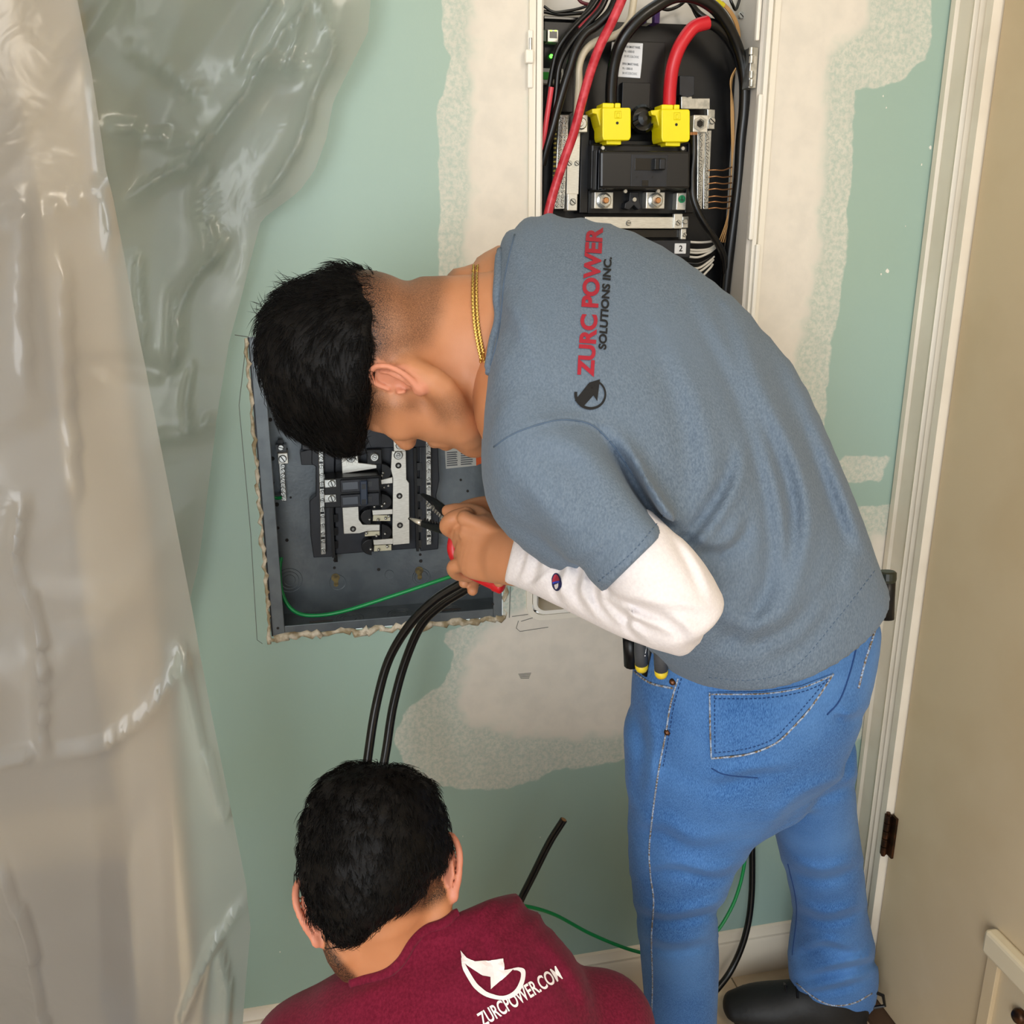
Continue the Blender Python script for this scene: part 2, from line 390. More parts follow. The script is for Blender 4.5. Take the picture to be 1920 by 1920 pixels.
# ---------------- baseboard
v = []; prof = [(.0,.0),(-.014,.0),(-.014,.082),(-.011,.088),(-.012,.094),(-.007,.102),(-.005,.110),(-.001,.113),(0,.113)]
for x_ in (-1.9, XW-.003): v += [(x_, y_, z_) for y_, z_ in prof]
n_ = len(prof); f = [(i, (i+1) % n_, (i+1) % n_+n_, i+n_) for i in range(n_)]
tag(autosmooth(mk('baseboard_back', v, f, M_base), 30), 'cream moulded baseboard along the blue-green wall', kind='structure')
# ---------------- cream door behind the plastic sheet
door2 = empty('door_2', (-.8, 0, 0)); tag(door2, 'cream panel door and casing blurred behind the plastic sheet', kind='structure')
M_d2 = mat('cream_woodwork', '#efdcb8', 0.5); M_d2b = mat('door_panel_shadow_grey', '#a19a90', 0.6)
xe = wp(262, 900)[0]; xi = wp(140, 900)[0]; zr = wp(130, 1505)[2]
mb = MB(); mb.box(xi, xe, -.05, -.002, .116, 2.2); mb.build('casing', M_d2, door2, bevel=.004)
mb = MB(); mb.box(-1.5, xi, -.045, -.002, zr-.05, zr+.05); mb.build('rail', M_d2, door2, bevel=.004)
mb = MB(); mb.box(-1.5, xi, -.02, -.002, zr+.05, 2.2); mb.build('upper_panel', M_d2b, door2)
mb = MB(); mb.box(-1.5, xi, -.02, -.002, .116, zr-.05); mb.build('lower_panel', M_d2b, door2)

# ================================================================== PLASTIC SHEETS
def sheet_mat():
    m = bpy.data.materials.new('polyethylene_film'); m.use_nodes = True; nt = m.node_tree; nt.nodes.clear()
    out = N(nt, 'ShaderNodeOutputMaterial'); tc = N(nt, 'ShaderNodeTexCoord')
    df = N(nt, 'ShaderNodeBsdfDiffuse'); df.inputs[0].default_value = (.60,.57,.53,1)
    tl = N(nt, 'ShaderNodeBsdfTranslucent'); tl.inputs[0].default_value = (.62,.59,.55,1)
    tr = N(nt, 'ShaderNodeBsdfTransparent'); tr.inputs[0].default_value = (.93,.92,.90,1)
    rf = N(nt, 'ShaderNodeBsdfRefraction'); rf.inputs['Color'].default_value = (.93,.92,.9,1); rf.inputs['Roughness'].default_value = .32; rf.inputs['IOR'].default_value = 1.12
    gl = N(nt, 'ShaderNodeBsdfGlossy'); gl.inputs['Roughness'].default_value = .2
    nb = N(nt, 'ShaderNodeTexNoise'); nb.inputs['Scale'].default_value = 14; nb.inputs['Detail'].default_value = 3; nb.inputs['Distortion'].default_value = .8
    nt.links.new(tc.outputs['Object'], nb.inputs['Vector'])
    bp = N(nt, 'ShaderNodeBump'); bp.inputs['Strength'].default_value = .25; bp.inputs['Distance'].default_value = .012
    nt.links.new(nb.outputs['Fac'], bp.inputs['Height']); nt.links.new(bp.outputs['Normal'], gl.inputs['Normal'])
    m1 = N(nt, 'ShaderNodeMixShader'); m1.inputs[0].default_value = .40; nt.links.new(df.outputs[0], m1.inputs[1]); nt.links.new(tl.outputs[0], m1.inputs[2])
    m0 = N(nt, 'ShaderNodeMixShader'); m0.inputs[0].default_value = .72; nt.links.new(tr.outputs[0], m0.inputs[1]); nt.links.new(rf.outputs[0], m0.inputs[2])
    m2 = N(nt, 'ShaderNodeMixShader'); m2.inputs[0].default_value = .64; nt.links.new(m1.outputs[0], m2.inputs[1]); nt.links.new(m0.outputs[0], m2.inputs[2])
    lw = N(nt, 'ShaderNodeFresnel'); lw.inputs[0].default_value = 1.42; nt.links.new(bp.outputs['Normal'], lw.inputs['Normal'])
    ad = N(nt, 'ShaderNodeMath', operation='MULTIPLY'); ad.inputs[1].default_value = 1.15; nt.links.new(lw.outputs[0], ad.inputs[0])
    m3_ = N(nt, 'ShaderNodeMixShader'); nt.links.new(ad.outputs[0], m3_.inputs[0]); nt.links.new(m2.outputs[0], m3_.inputs[1]); nt.links.new(gl.outputs[0], m3_.inputs[2])
    nt.links.new(m3_.outputs[0], out.inputs[0]); return m
M_film = sheet_mat()
def crease(x, z, seed, n, amp):
    r = np.random.RandomState(seed); o = np.zeros_like(x)
    for _ in range(n):
        ang = r.uniform(0, math.pi); cx_, cz_ = r.uniform(-1.2, .3), r.uniform(0.2, 2.2); L = r.uniform(.08, .3); wd = r.uniform(.012, .05)
        u = (x-cx_)*math.cos(ang) + (z-cz_)*math.sin(ang); s_ = -(x-cx_)*math.sin(ang) + (z-cz_)*math.cos(ang)
        o += amp * r.choice([-1, 1]) * np.maximum(0, 1-np.abs(u)/wd) * np.exp(-(s_/L)**2)
    return o
def sheet(name, edge, yedge, slope, xl, folds, seed, label, ncre, lines=()):
    E_ = np.array([wp(a_, b_, yedge) for a_, b_ in edge]); o_ = np.argsort(E_[:, 2]); ez, ex = E_[o_, 2], E_[o_, 0]
    zz = np.linspace(.015, 2.47, 260); ss = np.linspace(0, 1, 210)
    xe_ = np.interp(zz, ez, ex)
    lo = zz < ez[0]; xe_[lo] = ex[0] + (zz[lo]-ez[0])*(ex[1]-ex[0])/(ez[1]-ez[0])*.4
    hi = zz > ez[-1]; xe_[hi] = ex[-1] + (zz[hi]-ez[-1])*.05
    S, Zg = np.meshgrid(ss, zz, indexing='ij'); XE = np.tile(xe_, (len(ss), 1)); Xg = xl + (XE-xl)*S
    Y = yedge - (1-S)*slope
    for fr, am, ph, dr in folds: Y += am*np.sin(fr*(Xg + dr*(Zg-1.2)) + ph) * np.minimum(1, (1-S)*5+.0)
    Y += crease(Xg, Zg, seed, ncre, .012)*np.minimum(1, (1-S)*10+.15)
    if lines:
        Q = np.stack([Xg.ravel(), Y.ravel(), Zg.ravel()], 1); x_, y_, _ = topx(Q); o2 = np.zeros(len(Q))
        for poly, amp, wd in lines:
            pl = spline([(a, b, 0) for a, b in poly], 4)[:, :2]; best = np.full(len(Q), 1e9); sg = np.zeros(len(Q))
            for i in range(len(pl)-1):
                dx, dy = pl[i+1]-pl[i]; L = math.hypot(dx, dy)+1e-9; t = np.clip(((x_-pl[i][0])*dx+(y_-pl[i][1])*dy)/(L*L), 0, 1)
                ex, ey = x_-pl[i][0]-t*dx, y_-pl[i][1]-t*dy; d_ = np.hypot(ex, ey); m_ = d_ < best; best = np.where(m_, d_, best); sg = np.where(m_, np.sign(dx*ey-dy*ex), sg)
            s_ = best/wd; o2 += -amp*np.exp(-s_)*(1+.8*sg)
        Y = Y + o2.reshape(Y.shape)
    Y = np.minimum(Y, -.008)
    v_ = np.stack([Xg.ravel(), Y.ravel(), Zg.ravel()], 1); m_ = len(zz)
    f_ = [(i*m_+k, (i+1)*m_+k, (i+1)*m_+k+1, i*m_+k+1) for i in range(len(ss)-1) for k in range(m_-1)]
    o = mk(name, v_, f_, M_film, smooth=True); tag(o, label, 'plastic sheet'); return o
sheet('plastic_sheet', [(120,-250),(145,0),(175,150),(205,330),(255,600),(300,830),(360,1140),(395,1330),(430,1500),(462,1660),(470,1740),(462,1830),(455,1920)],
      -.40, .30, -1.35, [(7,.05,.4,.35),(16,.018,1.0,.3),(31,.006,.2,.2)], 11, 'translucent plastic sheet hanging in front of the cream door, nearest fold', 22, [([(0,1420),(120,1400),(200,1385),(280,1320),(350,1225)], .010, 16), ([(50,960),(40,1060),(75,1150),(85,1260),(88,1390)], .012, 14), ([(60,400),(50,560),(60,700)], .006, 20), ([(190,150),(205,330),(215,460)], .008, 12), ([(340,1900),(390,1780),(450,1690)], .010, 12), ([(345,1220),(370,1330),(400,1440),(425,1520)], .012, 12), ([(0,410),(90,395),(200,340)], .006, 18), ([(130,520),(135,700),(150,900)], .006, 25), ([(420,1790),(430,1850),(425,1919)], .012, 9), ([(20,1650),(60,1760),(90,1919)], .010, 24)])
sheet('plastic_sheet', [(700,-250),(695,0),(690,60),(655,130),(625,190),(612,260),(590,320),(560,360),(490,412),(472,480),(452,560),(430,640),(410,760),(395,880),(385,960),(372,1060),(350,1150),(330,1300),(320,1500)],
      -.05, .20, -1.2, [(6,.03,1.4,.5),(14,.014,.3,-.6),(27,.008,2.0,.4)], 23, 'translucent plastic sheet taped to the blue-green wall, behind the front one', 40, [([(220,230),(300,252),(375,275)], .014, 12), ([(375,275),(440,200),(500,110),(550,30)], .020, 16), ([(270,345),(330,315),(380,285)], .014, 12), ([(370,180),(310,140),(250,100)], .008, 10), ([(622,115),(585,210),(560,280),(520,350)], .022, 14), ([(480,120),(560,118),(622,115)], .012, 10), ([(542,120),(556,60),(570,0)], .014, 9), ([(620,100),(605,50),(590,0)], .014, 9), ([(415,475),(360,540),(343,600),(340,675)], .018, 12), ([(295,818),(350,800),(410,778)], .014, 10), ([(330,560),(332,640),(325,700)], .010, 8), ([(360,700),(352,760),(362,800)], .012, 7), ([(262,490),(268,560),(275,640)], .010, 8), ([(395,320),(390,400),(410,470)], .010, 14), ([(450,110),(470,60),(510,5)], .016, 9)])
# ================================================================== PANEL PARTS HELPERS
_scr = MB(); _scr.lathe((0,0,0), (0,-1,0), [(1,-.6),(1,.25),(.8,.5)], 14)
SCREW_ME = _scr.build('screw', M_zinc, smooth=False); SCREW = SCREW_ME.data; bpy.data.objects.remove(SCREW_ME)
_sl = MB(); _sl.box(-.85,.85,-.56,-.44,-.13,.13); SL_ME = _sl.build('screw_slot', M_blkgloss); SLOT = SL_ME.data; bpy.data.objects.remove(SL_ME)
def screw(px, py, y, rpx, parent, ang=0.6, slot=True):
    p = wp(px, py, y); r = rpx * (p[1]+D) / FPX * 1.05
    o = bpy.data.objects.new('screw', SCREW); COL.objects.link(o); o.location = p; o.scale = (r, r, r); setparent(o, parent)
    if slot:
        s = bpy.data.objects.new('screw_slot', SLOT); COL.objects.link(s); s.location = p; s.scale = (r, r, r); s.rotation_euler = (0, ang, 0); setparent(s, parent)
    return o
def cable(name, pts, r, m, label, cat='cable', group=None, n=10, parent=None, seg=8):
    mb = MB(); mb.tube(spline(pts, seg), r, n); o = mb.build(name, m, parent, smooth=False); autosmooth(o, 50)
    if parent is None: tag(o, label, cat, group)
    return o
def text_mesh(txt, name, loc, size, m, parent, rot=(math.pi/2, 0, 0), bold=0.0, align='LEFT', sx=1.0):
    cu = bpy.data.curves.new(name, 'FONT'); cu.body = txt; cu.size = 1.0; cu.offset = bold; cu.align_x = align
    t = bpy.data.objects.new(name, cu); COL.objects.link(t)
    bpy.context.view_layer.update(); dg = bpy.context.evaluated_depsgraph_get()
    me = bpy.data.meshes.new_from_object(t.evaluated_get(dg)); bpy.data.objects.remove(t); bpy.data.curves.remove(cu)
    me.materials.clear(); me.materials.append(m)
    o = bpy.data.objects.new(name, me); COL.objects.link(o); o.location = loc; o.rotation_euler = rot; o.scale = (size*sx, size, size); setparent(o, parent)
    return o

# ================================================================== GREY BREAKER BOX (sub panel)
x0, x1, z0, z1 = SP['x0']+.0004, SP['x1']-.0004, SP['z0']+.0004, SP['z1']-.0004
YB = .088
sub = empty('breaker_box', (.1, 0, z0)); tag(sub, 'open grey steel breaker box set into the wall under the bent head', 'breaker box')
mb = MB(); mb.box(x0, x1, YB, YB+.002, z0, z1); mb.build('back_plate', M_boxgrey, sub)
mb = MB()
mb.box(x0, x0+.0015, .003, YB, z0, z1); mb.box(x1-.0015, x1, .003, YB, z0, z1); mb.box(x0, x1, .003, YB, z0, z0+.0015); mb.box(x0, x1, .003, YB, z1-.0015, z1)
mb.build('side_wall', M_boxgrey, sub)
mb = MB(); mb.box(x0, x0+.021, -.0009, .0035, z0, z1); mb.box(x1-.016, x1, -.0009, .0035, z0, z1); mb.box(x0+.021, x1-.016, -.0009, .0035, z0, z0+.016); mb.box(x0+.021, x1-.016, -.0009, .0035, z1-.016, z1)
mb.build('front_flange', M_boxgrey, sub, bevel=.001)
mb = MB(); mb.box(x0-.001, x0+.0015, -.002, .004, z0, z1); mb.build('flange_lip', M_blk, sub)
# stamped rings of knockouts on the floor and back of the box
def ring(mb, c, axis, r, t=.0006, n=28):
    c = np.array(c, float); ax = unit(axis); tq = np.array([1.,0,0]) if abs(ax[0]) < .8 else np.array([0,1.,0]); u = unit(np.cross(ax, tq)); v = np.cross(ax, u)
    mb.tube([c + r*(math.cos(a_)*u+math.sin(a_)*v) for a_ in np.linspace(0, 2*math.pi, n)], t, 5)
for xx in (.04, .13, .215):
    for rr_ in (.012, .018, .024):
        mb = MB(); ring(mb, (xx, .045, z0+.0018), (0,0,1), rr_); mb.build('knockout_ring', M_boxgrey, sub)
for (a_, b_), rr_ in (((543,1088),(.010,.016,.022)), ((730,1077),(.008,)), ((790,1082),(.012,.016)), ((633,1092),(.014,))):
    p = wp(a_, b_, YB-.0005)
    for r_ in rr_:
        mb = MB(); ring(mb, p, (0,1,0), r_); mb.build('knockout_ring', M_boxgrey, sub)
for a_, b_, r_ in ((507,787,3.6),(511,860,3.8),(512,905,2.4),(519,946,4),(521,990,3.0),(538,1013,3.2),(545,933,2.0),(627,1065,2.8),(788,1040,2.8),(789,1052,3.4),(627,1051,2.4),(710,1068,3.2),(877,921,2.6),(864,900,2.4),(521,1178,2.6),(924,1133,2.8),(537,842,2.4)):
    yv = -.0014 if b_ > 1120 else YB-.001
    p = wp(a_, b_, yv); mb = MB(); mb.cyl((p[0], yv, p[2]), (p[0], yv+.001, p[2]), r_*(yv+D)/FPX, 14); mb.build('hole', M_dark, sub)
M_brass = mat('brass_keyhole', '#7d6a35', 0.5, c2='#4c3f1f', nscale=90)
for a_, b_ in ((629,1083),(786,1070)):
    p = wp(a_, b_, YB-.001); mb = MB(); mb.cyl((p[0], YB-.001, p[2]), (p[0], YB, p[2]), .0075, 18); q = wp(a_+1, b_+13, YB-.001); mb.cyl((q[0], YB-.0012, q[2]), (q[0], YB, q[2]), .0042, 14); mb.pbox(a_-3, b_, a_+5, b_+14, YB-.0011, YB); mb.build('keyhole', M_brass, sub)
for a_, b_, w_ in ((602,1165,22),(846,1143,18)):
    mb = MB(); mb.pbox(a_-w_, b_-1.5, a_+w_, b_+2, -.0016, .0); mb.build('slot', M_dark, sub, bevel=.0008)
# plastic bus carrier
mb = MB()
mb.prism([(584,800),(584,870),(592,875),(592,930),(580,940),(582,1005),(588,1046),(626,1044),(628,800)], .058, .080)
mb.prism([(628,800),(628,1040),(790,1028),(790,800)], .064, .080)
mb.prism([(786,800),(788,1034),(822,1030),(824,960),(818,930),(824,900),(820,800)], .058, .080)
mb.build('bus_carrier', M_blk2, sub, bevel=.0015)
mb = MB(); mb.prism([(584,842),(562,848),(565,872),(592,872)], .060, .082); mb.build('carrier_clip', M_blk2, sub, bevel=.001)
mb = MB(); mb.prism([(565,775),(565,845),(832,838),(832,775)], .054, .078); mb.build('carrier_head', M_blk2, sub, bevel=.002)
for xa, xb, ya, n_, st in ((626, 633, 965, 4, 25), (782, 791, 868, 6, 29)):
    for k_ in range(n_):
        mb = MB(); mb.pbox(xa, ya+k_*st, xb, ya+14+k_*st, .0565, .064); mb.build('rail_notch', M_blkgloss, sub)
mb = MB(); mb.pbox(620, 950, 626, 1046, .050, .06); mb.build('rail', M_blk, sub)
mb = MB(); mb.pbox(778, 840, 783, 1034, .050, .06); mb.build('rail', M_blk, sub)
# neutral bars with a row of screws each
for (xa, ya, xb, yb, n_) in ((597, 836, 611, 1040, 13), (799, 826, 809, 1022, 12)):
    mb = MB(); mb.prism([(xa, ya), (xa+9, ya), (xb, yb-1), (xb-9, yb)], .046, .058); bar = mb.build('neutral_bar', M_zinc, sub, bevel=.0008)
    for k_ in range(n_):
        t_ = (k_+.5)/n_; screw(xa+4.5+(xb-9-xa)*t_, ya+(yb-ya)*t_, .0452, 3.9, sub, random.uniform(0, 3))
        if k_ % 3 == 1:
            mb = MB(); mb.pbox(xa+1+(xb-9-xa)*t_, ya+(yb-ya)*(t_+.03), xa+8+(xb-9-xa)*t_, ya+(yb-ya)*(t_+.03)+4, .0445, .047); mb.build('terminal_hole', M_blkgloss, sub)
# ground bar with lug
mb = MB(); mb.pbox(525, 868, 535, 940, .070, YB); mb.build('ground_bar', M_zinc, sub, bevel=.001)
for k_ in range(8): screw(530.5, 874+k_*8.6, .0695, 4, sub, random.uniform(0, 3))
mb = MB(); mb.pbox(521, 850, 540, 870, .062, YB); mb.build('ground_lug', M_alu, sub, bevel=.001); screw(530, 860, .0612, 7, sub, 1.0)
mb = MB(); mb.pbox(517, 834, 537, 850, .070, YB); mb.build('lug_bracket', M_blkgloss, sub); screw(526.5, 839, .069, 5.5, sub, .3)
mb = MB(); mb.pbox(521, 825, 530, 834, .074, YB); mb.build('lug_tab', M_blk, sub)
cable('ground_pigtail', [wp(512,932,.07), wp(520,934,.07), wp(529,933,.068)], .0028, M_cabG, '', parent=sub)
# bus bars (tin plated)
YF = .040
mb = MB(); mb.prism([(735,846),(733,880),(737,897),(736,1000),(737,1022),(768,1019),(767,906),(762,899),(761,846)], YF, YF+.004); mb.build('bus_bar', M_alu, sub, bevel=.0006)
mb = MB(); mb.prism([(738,824),(739,846),(760,846),(760,822)], YF-.003, YF+.006); mb.build('bus_lug', M_alu, sub, bevel=.0006)
screw(748.5, 835, YF-.004, 7, sub, .9); screw(746.5, 853, YF-.001, 8.5, sub, 0, False); screw(746.5, 853.5, YF-.006, 4, sub, 0, True)
mb = MB(); mb.prism([(642,952),(672,950),(673,974),(680,984),(712,984),(712,995),(688,996),(674,1000),(645,1001)], YF, YF+.004); mb.build('bus_bar', M_alu, sub, bevel=.0006)
for pts_ in ([(698,957),(736,955),(736,964),(699,966)], [(700,1013),(737,1010),(737,1020),(701,1022)], [(714,900),(736,895),(736,906),(715,908)], [(640,850),(670,848),(672,868),(706,872),(706,878),(668,884),(642,888)]):
    mb = MB(); mb.prism(pts_, YF-.001, YF+.003); mb.build('bus_stab', M_alu, sub, bevel=.0005)
for pts_ in ([(700,966),(732,966),(732,977),(699,977)], [(685,997),(712,996),(712,1004),(684,1006)], [(702,1023),(734,1021),(734,1032),(701,1034)]):
    mb = MB(); mb.prism(pts_, YF+.004, YF+.012); mb.build('stab_base', mat('cream_stab','#c9c3a8',.4,.3), sub, bevel=.0005)
for a_, b_, s_ in ((695,970,-1),(716,998,1),(697,1026,-1),(716,885,1),(716,941,1)):
    pts_ = [(a_, b_-15), (a_, b_+15)] + [(a_+s_*19*math.cos(t_), b_+15*math.sin(t_)) for t_ in np.linspace(math.pi/2, -math.pi/2, 12)]
    mb = MB(); mb.prism(pts_, YF+.002, YF+.022); mb.build('stab_housing', M_blk, sub, bevel=.001)
for a_, b_ in ((693,974),(709,975),(723,972),(729,968),(687,1000),(706,1005),(722,1001),(695,1030),(710,1031),(726,1025),(718,887),(716,892),(720,914),(728,911),(721,944),(716,949),(702,950)):
    p = wp(a_, b_, YF-.001); mb = MB(); mb.lathe(p, (0,-1,0), [(.0022,-.004),(.0024,.001),(.0012,.0022)], 8); mb.build('contact', M_zinc, sub, smooth=True)
for a_, b_ in ((747,873),(749,930),(750,985),(662,992)):
    p = wp(a_, b_, YF-.0006); mb = MB(); mb.cyl((p[0],YF-.0006,p[2]), (p[0],YF,p[2]), .0052, 18); mb.build('hole', M_dark, sub); screw(a_, b_, YF-.0007, 2.6, sub, .4)
for a_, b_ in ((658,859),(702,857)):
    mb = MB(); mb.pbox(a_-14, b_-14, a_+14, b_+14, YF+.002, YF+.012); mb.build('lug_block', M_blk if a_ > 680 else M_alu, sub, bevel=.001); screw(a_, b_, YF-.001, 8, sub, 0, False); screw(a_, b_, YF-.005, 4.5, sub, .4)
# two pole breaker
br = MB(); br.prism([(607,898),(712,891),(714,948),(609,953)], .010, .05); br.build('breaker_body', M_blk, sub, bevel=.0015)
for k_, yy in enumerate((899, 927)):
    mb = MB(); mb.prism([(638,yy+2),(711,yy-3),(712,yy+21),(639,yy+25)], .004, .012); mb.build('breaker_pole', M_blk2, sub, bevel=.0012)
    mb = MB(); mb.prism([(642,yy+6),(671,yy+4),(672,yy+18),(643,yy+20)], .0030, .005); mb.build('breaker_window', mat('smoked_window','#4b5058',.25), sub, bevel=.0004)
    mb = MB(); mb.prism([(608,yy+1),(630,yy),(631,yy+14),(609,yy+16)], .006, .012); mb.build('terminal_clamp', M_zinc, sub, bevel=.0008); screw(622, yy+7.5, .0052, 6.5, sub, 1.3)
    mb = MB(); mb.prism([(690,yy+4),(698,yy+3),(698,yy+13),(691,yy+14)], .0032, .006); mb.build('breaker_slot', M_blkgloss, sub)
mb = MB(); mb.prism([(675,902),(689,901),(690,947),(676,948)], -.006, .008); mb.build('breaker_handle', mat('blue_black_handle','#1d2a3d',.35), sub, bevel=.002)
for yy in (908, 937):
    mb = MB(); mb.prism([(678,yy),(686,yy-.5),(686,yy+9),(678,yy+9.5)], -.0066, -.005); mb.build('handle_recess', M_blkgloss, sub)
# labels on the back
mb = MB(); mb.prism([(832,808),(890,803),(893,873),(836,879)], YB-.0012, YB); mb.build('instruction_label', M_labelg, sub)
r_ = random.Random(5)
for cx0, cx1 in ((838, 859), (864, 887)):
    for k_ in range(16):
        if k_ in (7, 8): continue
        yy = 812+k_*4.0-(cx0-838)*.08; mb = MB(); mb.prism([(cx0,yy),(cx1-r_.uniform(0,5),yy-1.6),(cx1-1,yy+.5),(cx0,yy+2)], YB-.0015, YB-.0012); mb.build('label_text_line', M_ink, sub)
mb = MB(); mb.prism([(890,803),(903,802),(905,868),(893,873)], YB-.0012, YB); mb.build('warning_strip', M_orange, sub)
mb = MB(); mb.prism([(891,818),(903,817),(897,806)], YB-.0015, YB-.001); mb.build('warning_triangle', M_inkblk, sub)
mb = MB(); mb.prism([(812,806),(828,804),(829,832),(813,835)], YB-.0012, YB); mb.build('small_label', M_labelg, sub)
for k_ in range(5):
    mb = MB(); mb.pbox(814, 809+k_*4.4, 822, 811+k_*4.4, YB-.0015, YB-.001); mb.build('label_text_line', M_ink, sub)
# wiring of the box
cable('green_wire', [wp(527,1045,.06), wp(524,1075,.05), wp(530,1115,.04), wp(548,1143,.03), wp(580,1154,.02), wp(640,1147,.015), wp(740,1116,.0), wp(830,1086,-.02), wp(880,1070,-.04)], .0034, M_cabG, 'loose green ground wire curving across the floor of the grey breaker box', 'wire')
cable('black_cable', [P(905,1070,1.34), P(868,1092,1.36), P(815,1125,1.38), P(768,1172,1.40), P(730,1235,1.42), P(708,1310,1.43), P(694,1390,1.43), P(686,1470,1.43), P(690,1600,1.42)], .0072, M_cabB, 'thick black cable arching out of the breaker box, the outer of two', 'cable')
cable('black_cable', [P(905,1085,1.38), P(872,1106,1.40), P(828,1134,1.42), P(790,1172,1.44), P(760,1240,1.46), P(738,1320,1.47), P(726,1395,1.47), P(716,1470,1.46), P(715,1600,1.45)], .0072, M_cabB, 'thick black cable arching out of the breaker box, the inner of two', 'cable')

# ================================================================== WHITE MAIN PANEL
main = empty('electrical_panel', ((MPX0+MPX1)/2, 0, MPZ0)); tag(main, 'tall open electrical panel with white frame and black interior behind the bent back', 'electrical panel')
ix0, ix1 = wp(1019, 300)[0], wp(1408, 300)[0]; YM = .100
bz0 = MPZ0+.012
mb = MB(); mb.box(MPX0+.002, MPX1-.002, YM, YM+.003, bz0, MPZ1); mb.build('back_plate', M_inner, main)
mb = MB(); mb.box(MPX0+.002, ix0-.002, .0, YM, bz0, MPZ1); mb.box(ix1+.002, MPX1-.002, .0, YM, bz0, MPZ1); mb.box(MPX0+.002, MPX1-.002, 0, YM, bz0, bz0+.003); mb.build('side_wall', M_inner, main)
# frame with rounded lower corners
def frame_mesh(x0, x1, z0, z1, wd, rad, yf, yb):
    def loop(x0, x1, z0, z1, r):
        q = [(x0, z1)] + [(x0+r-r*math.cos(t), z0+r-r*math.sin(t)) for t in np.linspace(0, math.pi/2, 8)] + [(x1-r+r*math.sin(t), z0+r-r*math.cos(t)) for t in np.linspace(0, math.pi/2, 8)] + [(x1, z1)]
        return q
    o_, i_ = loop(x0, x1, z0, z1, rad), loop(x0+wd, x1-wd, z0+wd, z1, max(rad-wd, .004)); n = len(o_)
    v = [(a_, yf, b_) for a_, b_ in o_] + [(a_, yf, b_) for a_, b_ in i_] + [(a_, yb, b_) for a_, b_ in o_] + [(a_, yb, b_) for a_, b_ in i_]
    f = []
    for k in range(n-1):
        f += [(k, k+n, k+n+1, k+1), (k, k+1, k+1+2*n, k+2*n), (k+n, k+3*n, k+3*n+1, k+n+1)]
    return v, f
v, f = frame_mesh(wp(990,300)[0], wp(1440,300)[0], wp(1000,1162)[2], MPZ1+.02, .010, .03, -.006, .004); autosmooth(mk('outer_frame', v, f, M_ivory, main), 40)
v, f = frame_mesh(wp(1003,300)[0], wp(1424,300)[0], wp(1000,1150)[2], MPZ1+.02, .007, .024, -.009, .05); autosmooth(mk('inner_frame', v, f, M_white, main), 40)
c1 = lambda x_, y_: (980+x_/3.43, y_/3.43)
def cbox(name, x0, y0, x1, y1, yf, yb, m, bevel=.001):
    a_, b_ = c1(x0, y0); c_, d_ = c1(x1, y1); mb = MB(); mb.pbox(a_, b_, c_, d_, yf, yb); return mb.build(name, m, main, bevel=bevel)
def cprism(name, pts, yf, yb, m, bevel=.0008):
    mb = MB(); mb.prism([c1(*p) for p in pts], yf, yb); return mb.build(name, m, main, bevel=bevel)
def cscrew(x, y, yd, r, slot=True, ang=.7):
    a_, b_ = c1(x, y); return screw(a_, b_, yd, r/3.43, main, ang, slot)
mb = MB(); mb.prism([(1019,36),(1300,46),(1392,52),(1392,640),(1019,640)], .085, .098); mb.build('interior_plate', M_blk, main, bevel=.001)
cbox('cover_block', 600, 265, 910, 700, .060, .086, M_blk); cbox('cover_block', 640, 530, 820, 720, .045, .06, M_blk)
cbox('edge_strip', 136, 108, 470, 130, .070, .086, M_blkgloss)
# control board corner: network jacks, led, terminal
cbox('control_module', 136, 140, 330, 720, .068, .086, M_blk)
cbox('network_jack', 160, 190, 230, 272, .050, .07, mat('jack_metal','#b8b6ac',.3,.6)); cbox('jack_opening', 174, 200, 222, 245, .0492, .052, M_blkgloss, 0); cbox('jack_light', 176, 193, 190, 202, .049, .052, mat('jack_lamp','#b9ff5a',.4,emit=1.2), 0); cbox('jack_light', 206, 193, 220, 202, .049, .052, MATS['jack_lamp'], 0)
cbox('network_jack', 128, 190, 155, 268, .050, .07, mat('jack_green','#1e3a24',.4))
mb = MB(); p = wp(*c1(183, 362), .066); mb.lathe(p, (0,-1,0), [(.003,0),(.003,.002),(.001,.004)], 10); mb.build('status_led', M_led, main, smooth=True)
cbox('terminal_block', 128, 440, 262, 538, .052, .07, M_labelg); cbox('terminal_insert', 132, 462, 170, 512, .0505, .054, mat('terminal_green','#2f9a2e',.45)); cbox('terminal_insert', 178, 462, 250, 510, .0505, .054, M_blkgloss)
# printed label, two blocks of text lines
cprism('product_label', [(575,270),(775,278),(768,395),(757,503),(600,493),(612,380),(570,330)], .0585, .061, M_label)
for yy, w0 in ((300,1),(330,.62),(362,.9),(410,1),(440,.62),(470,.9)):
    xs = 652 if yy < 390 else 641
    a_, b_ = c1(xs, yy+6); p = wp(a_, b_, .0580)
    tx = {300:'SPAN SMART PANEL',330:'PN: 1-00800-05',362:'SN: NT-2120-CXXXC',410:'SPAN SMART PANEL',440:'PN: 1-00800-05',470:'SN: NT-2120-CXXXC'}[yy]
    text_mesh(tx, 'label_text', p, .0049, M_ink, main, rot=(math.pi/2, .03, 0), bold=.01 if w0 == 1 else 0, sx=.62 if w0 == 1 else .55)
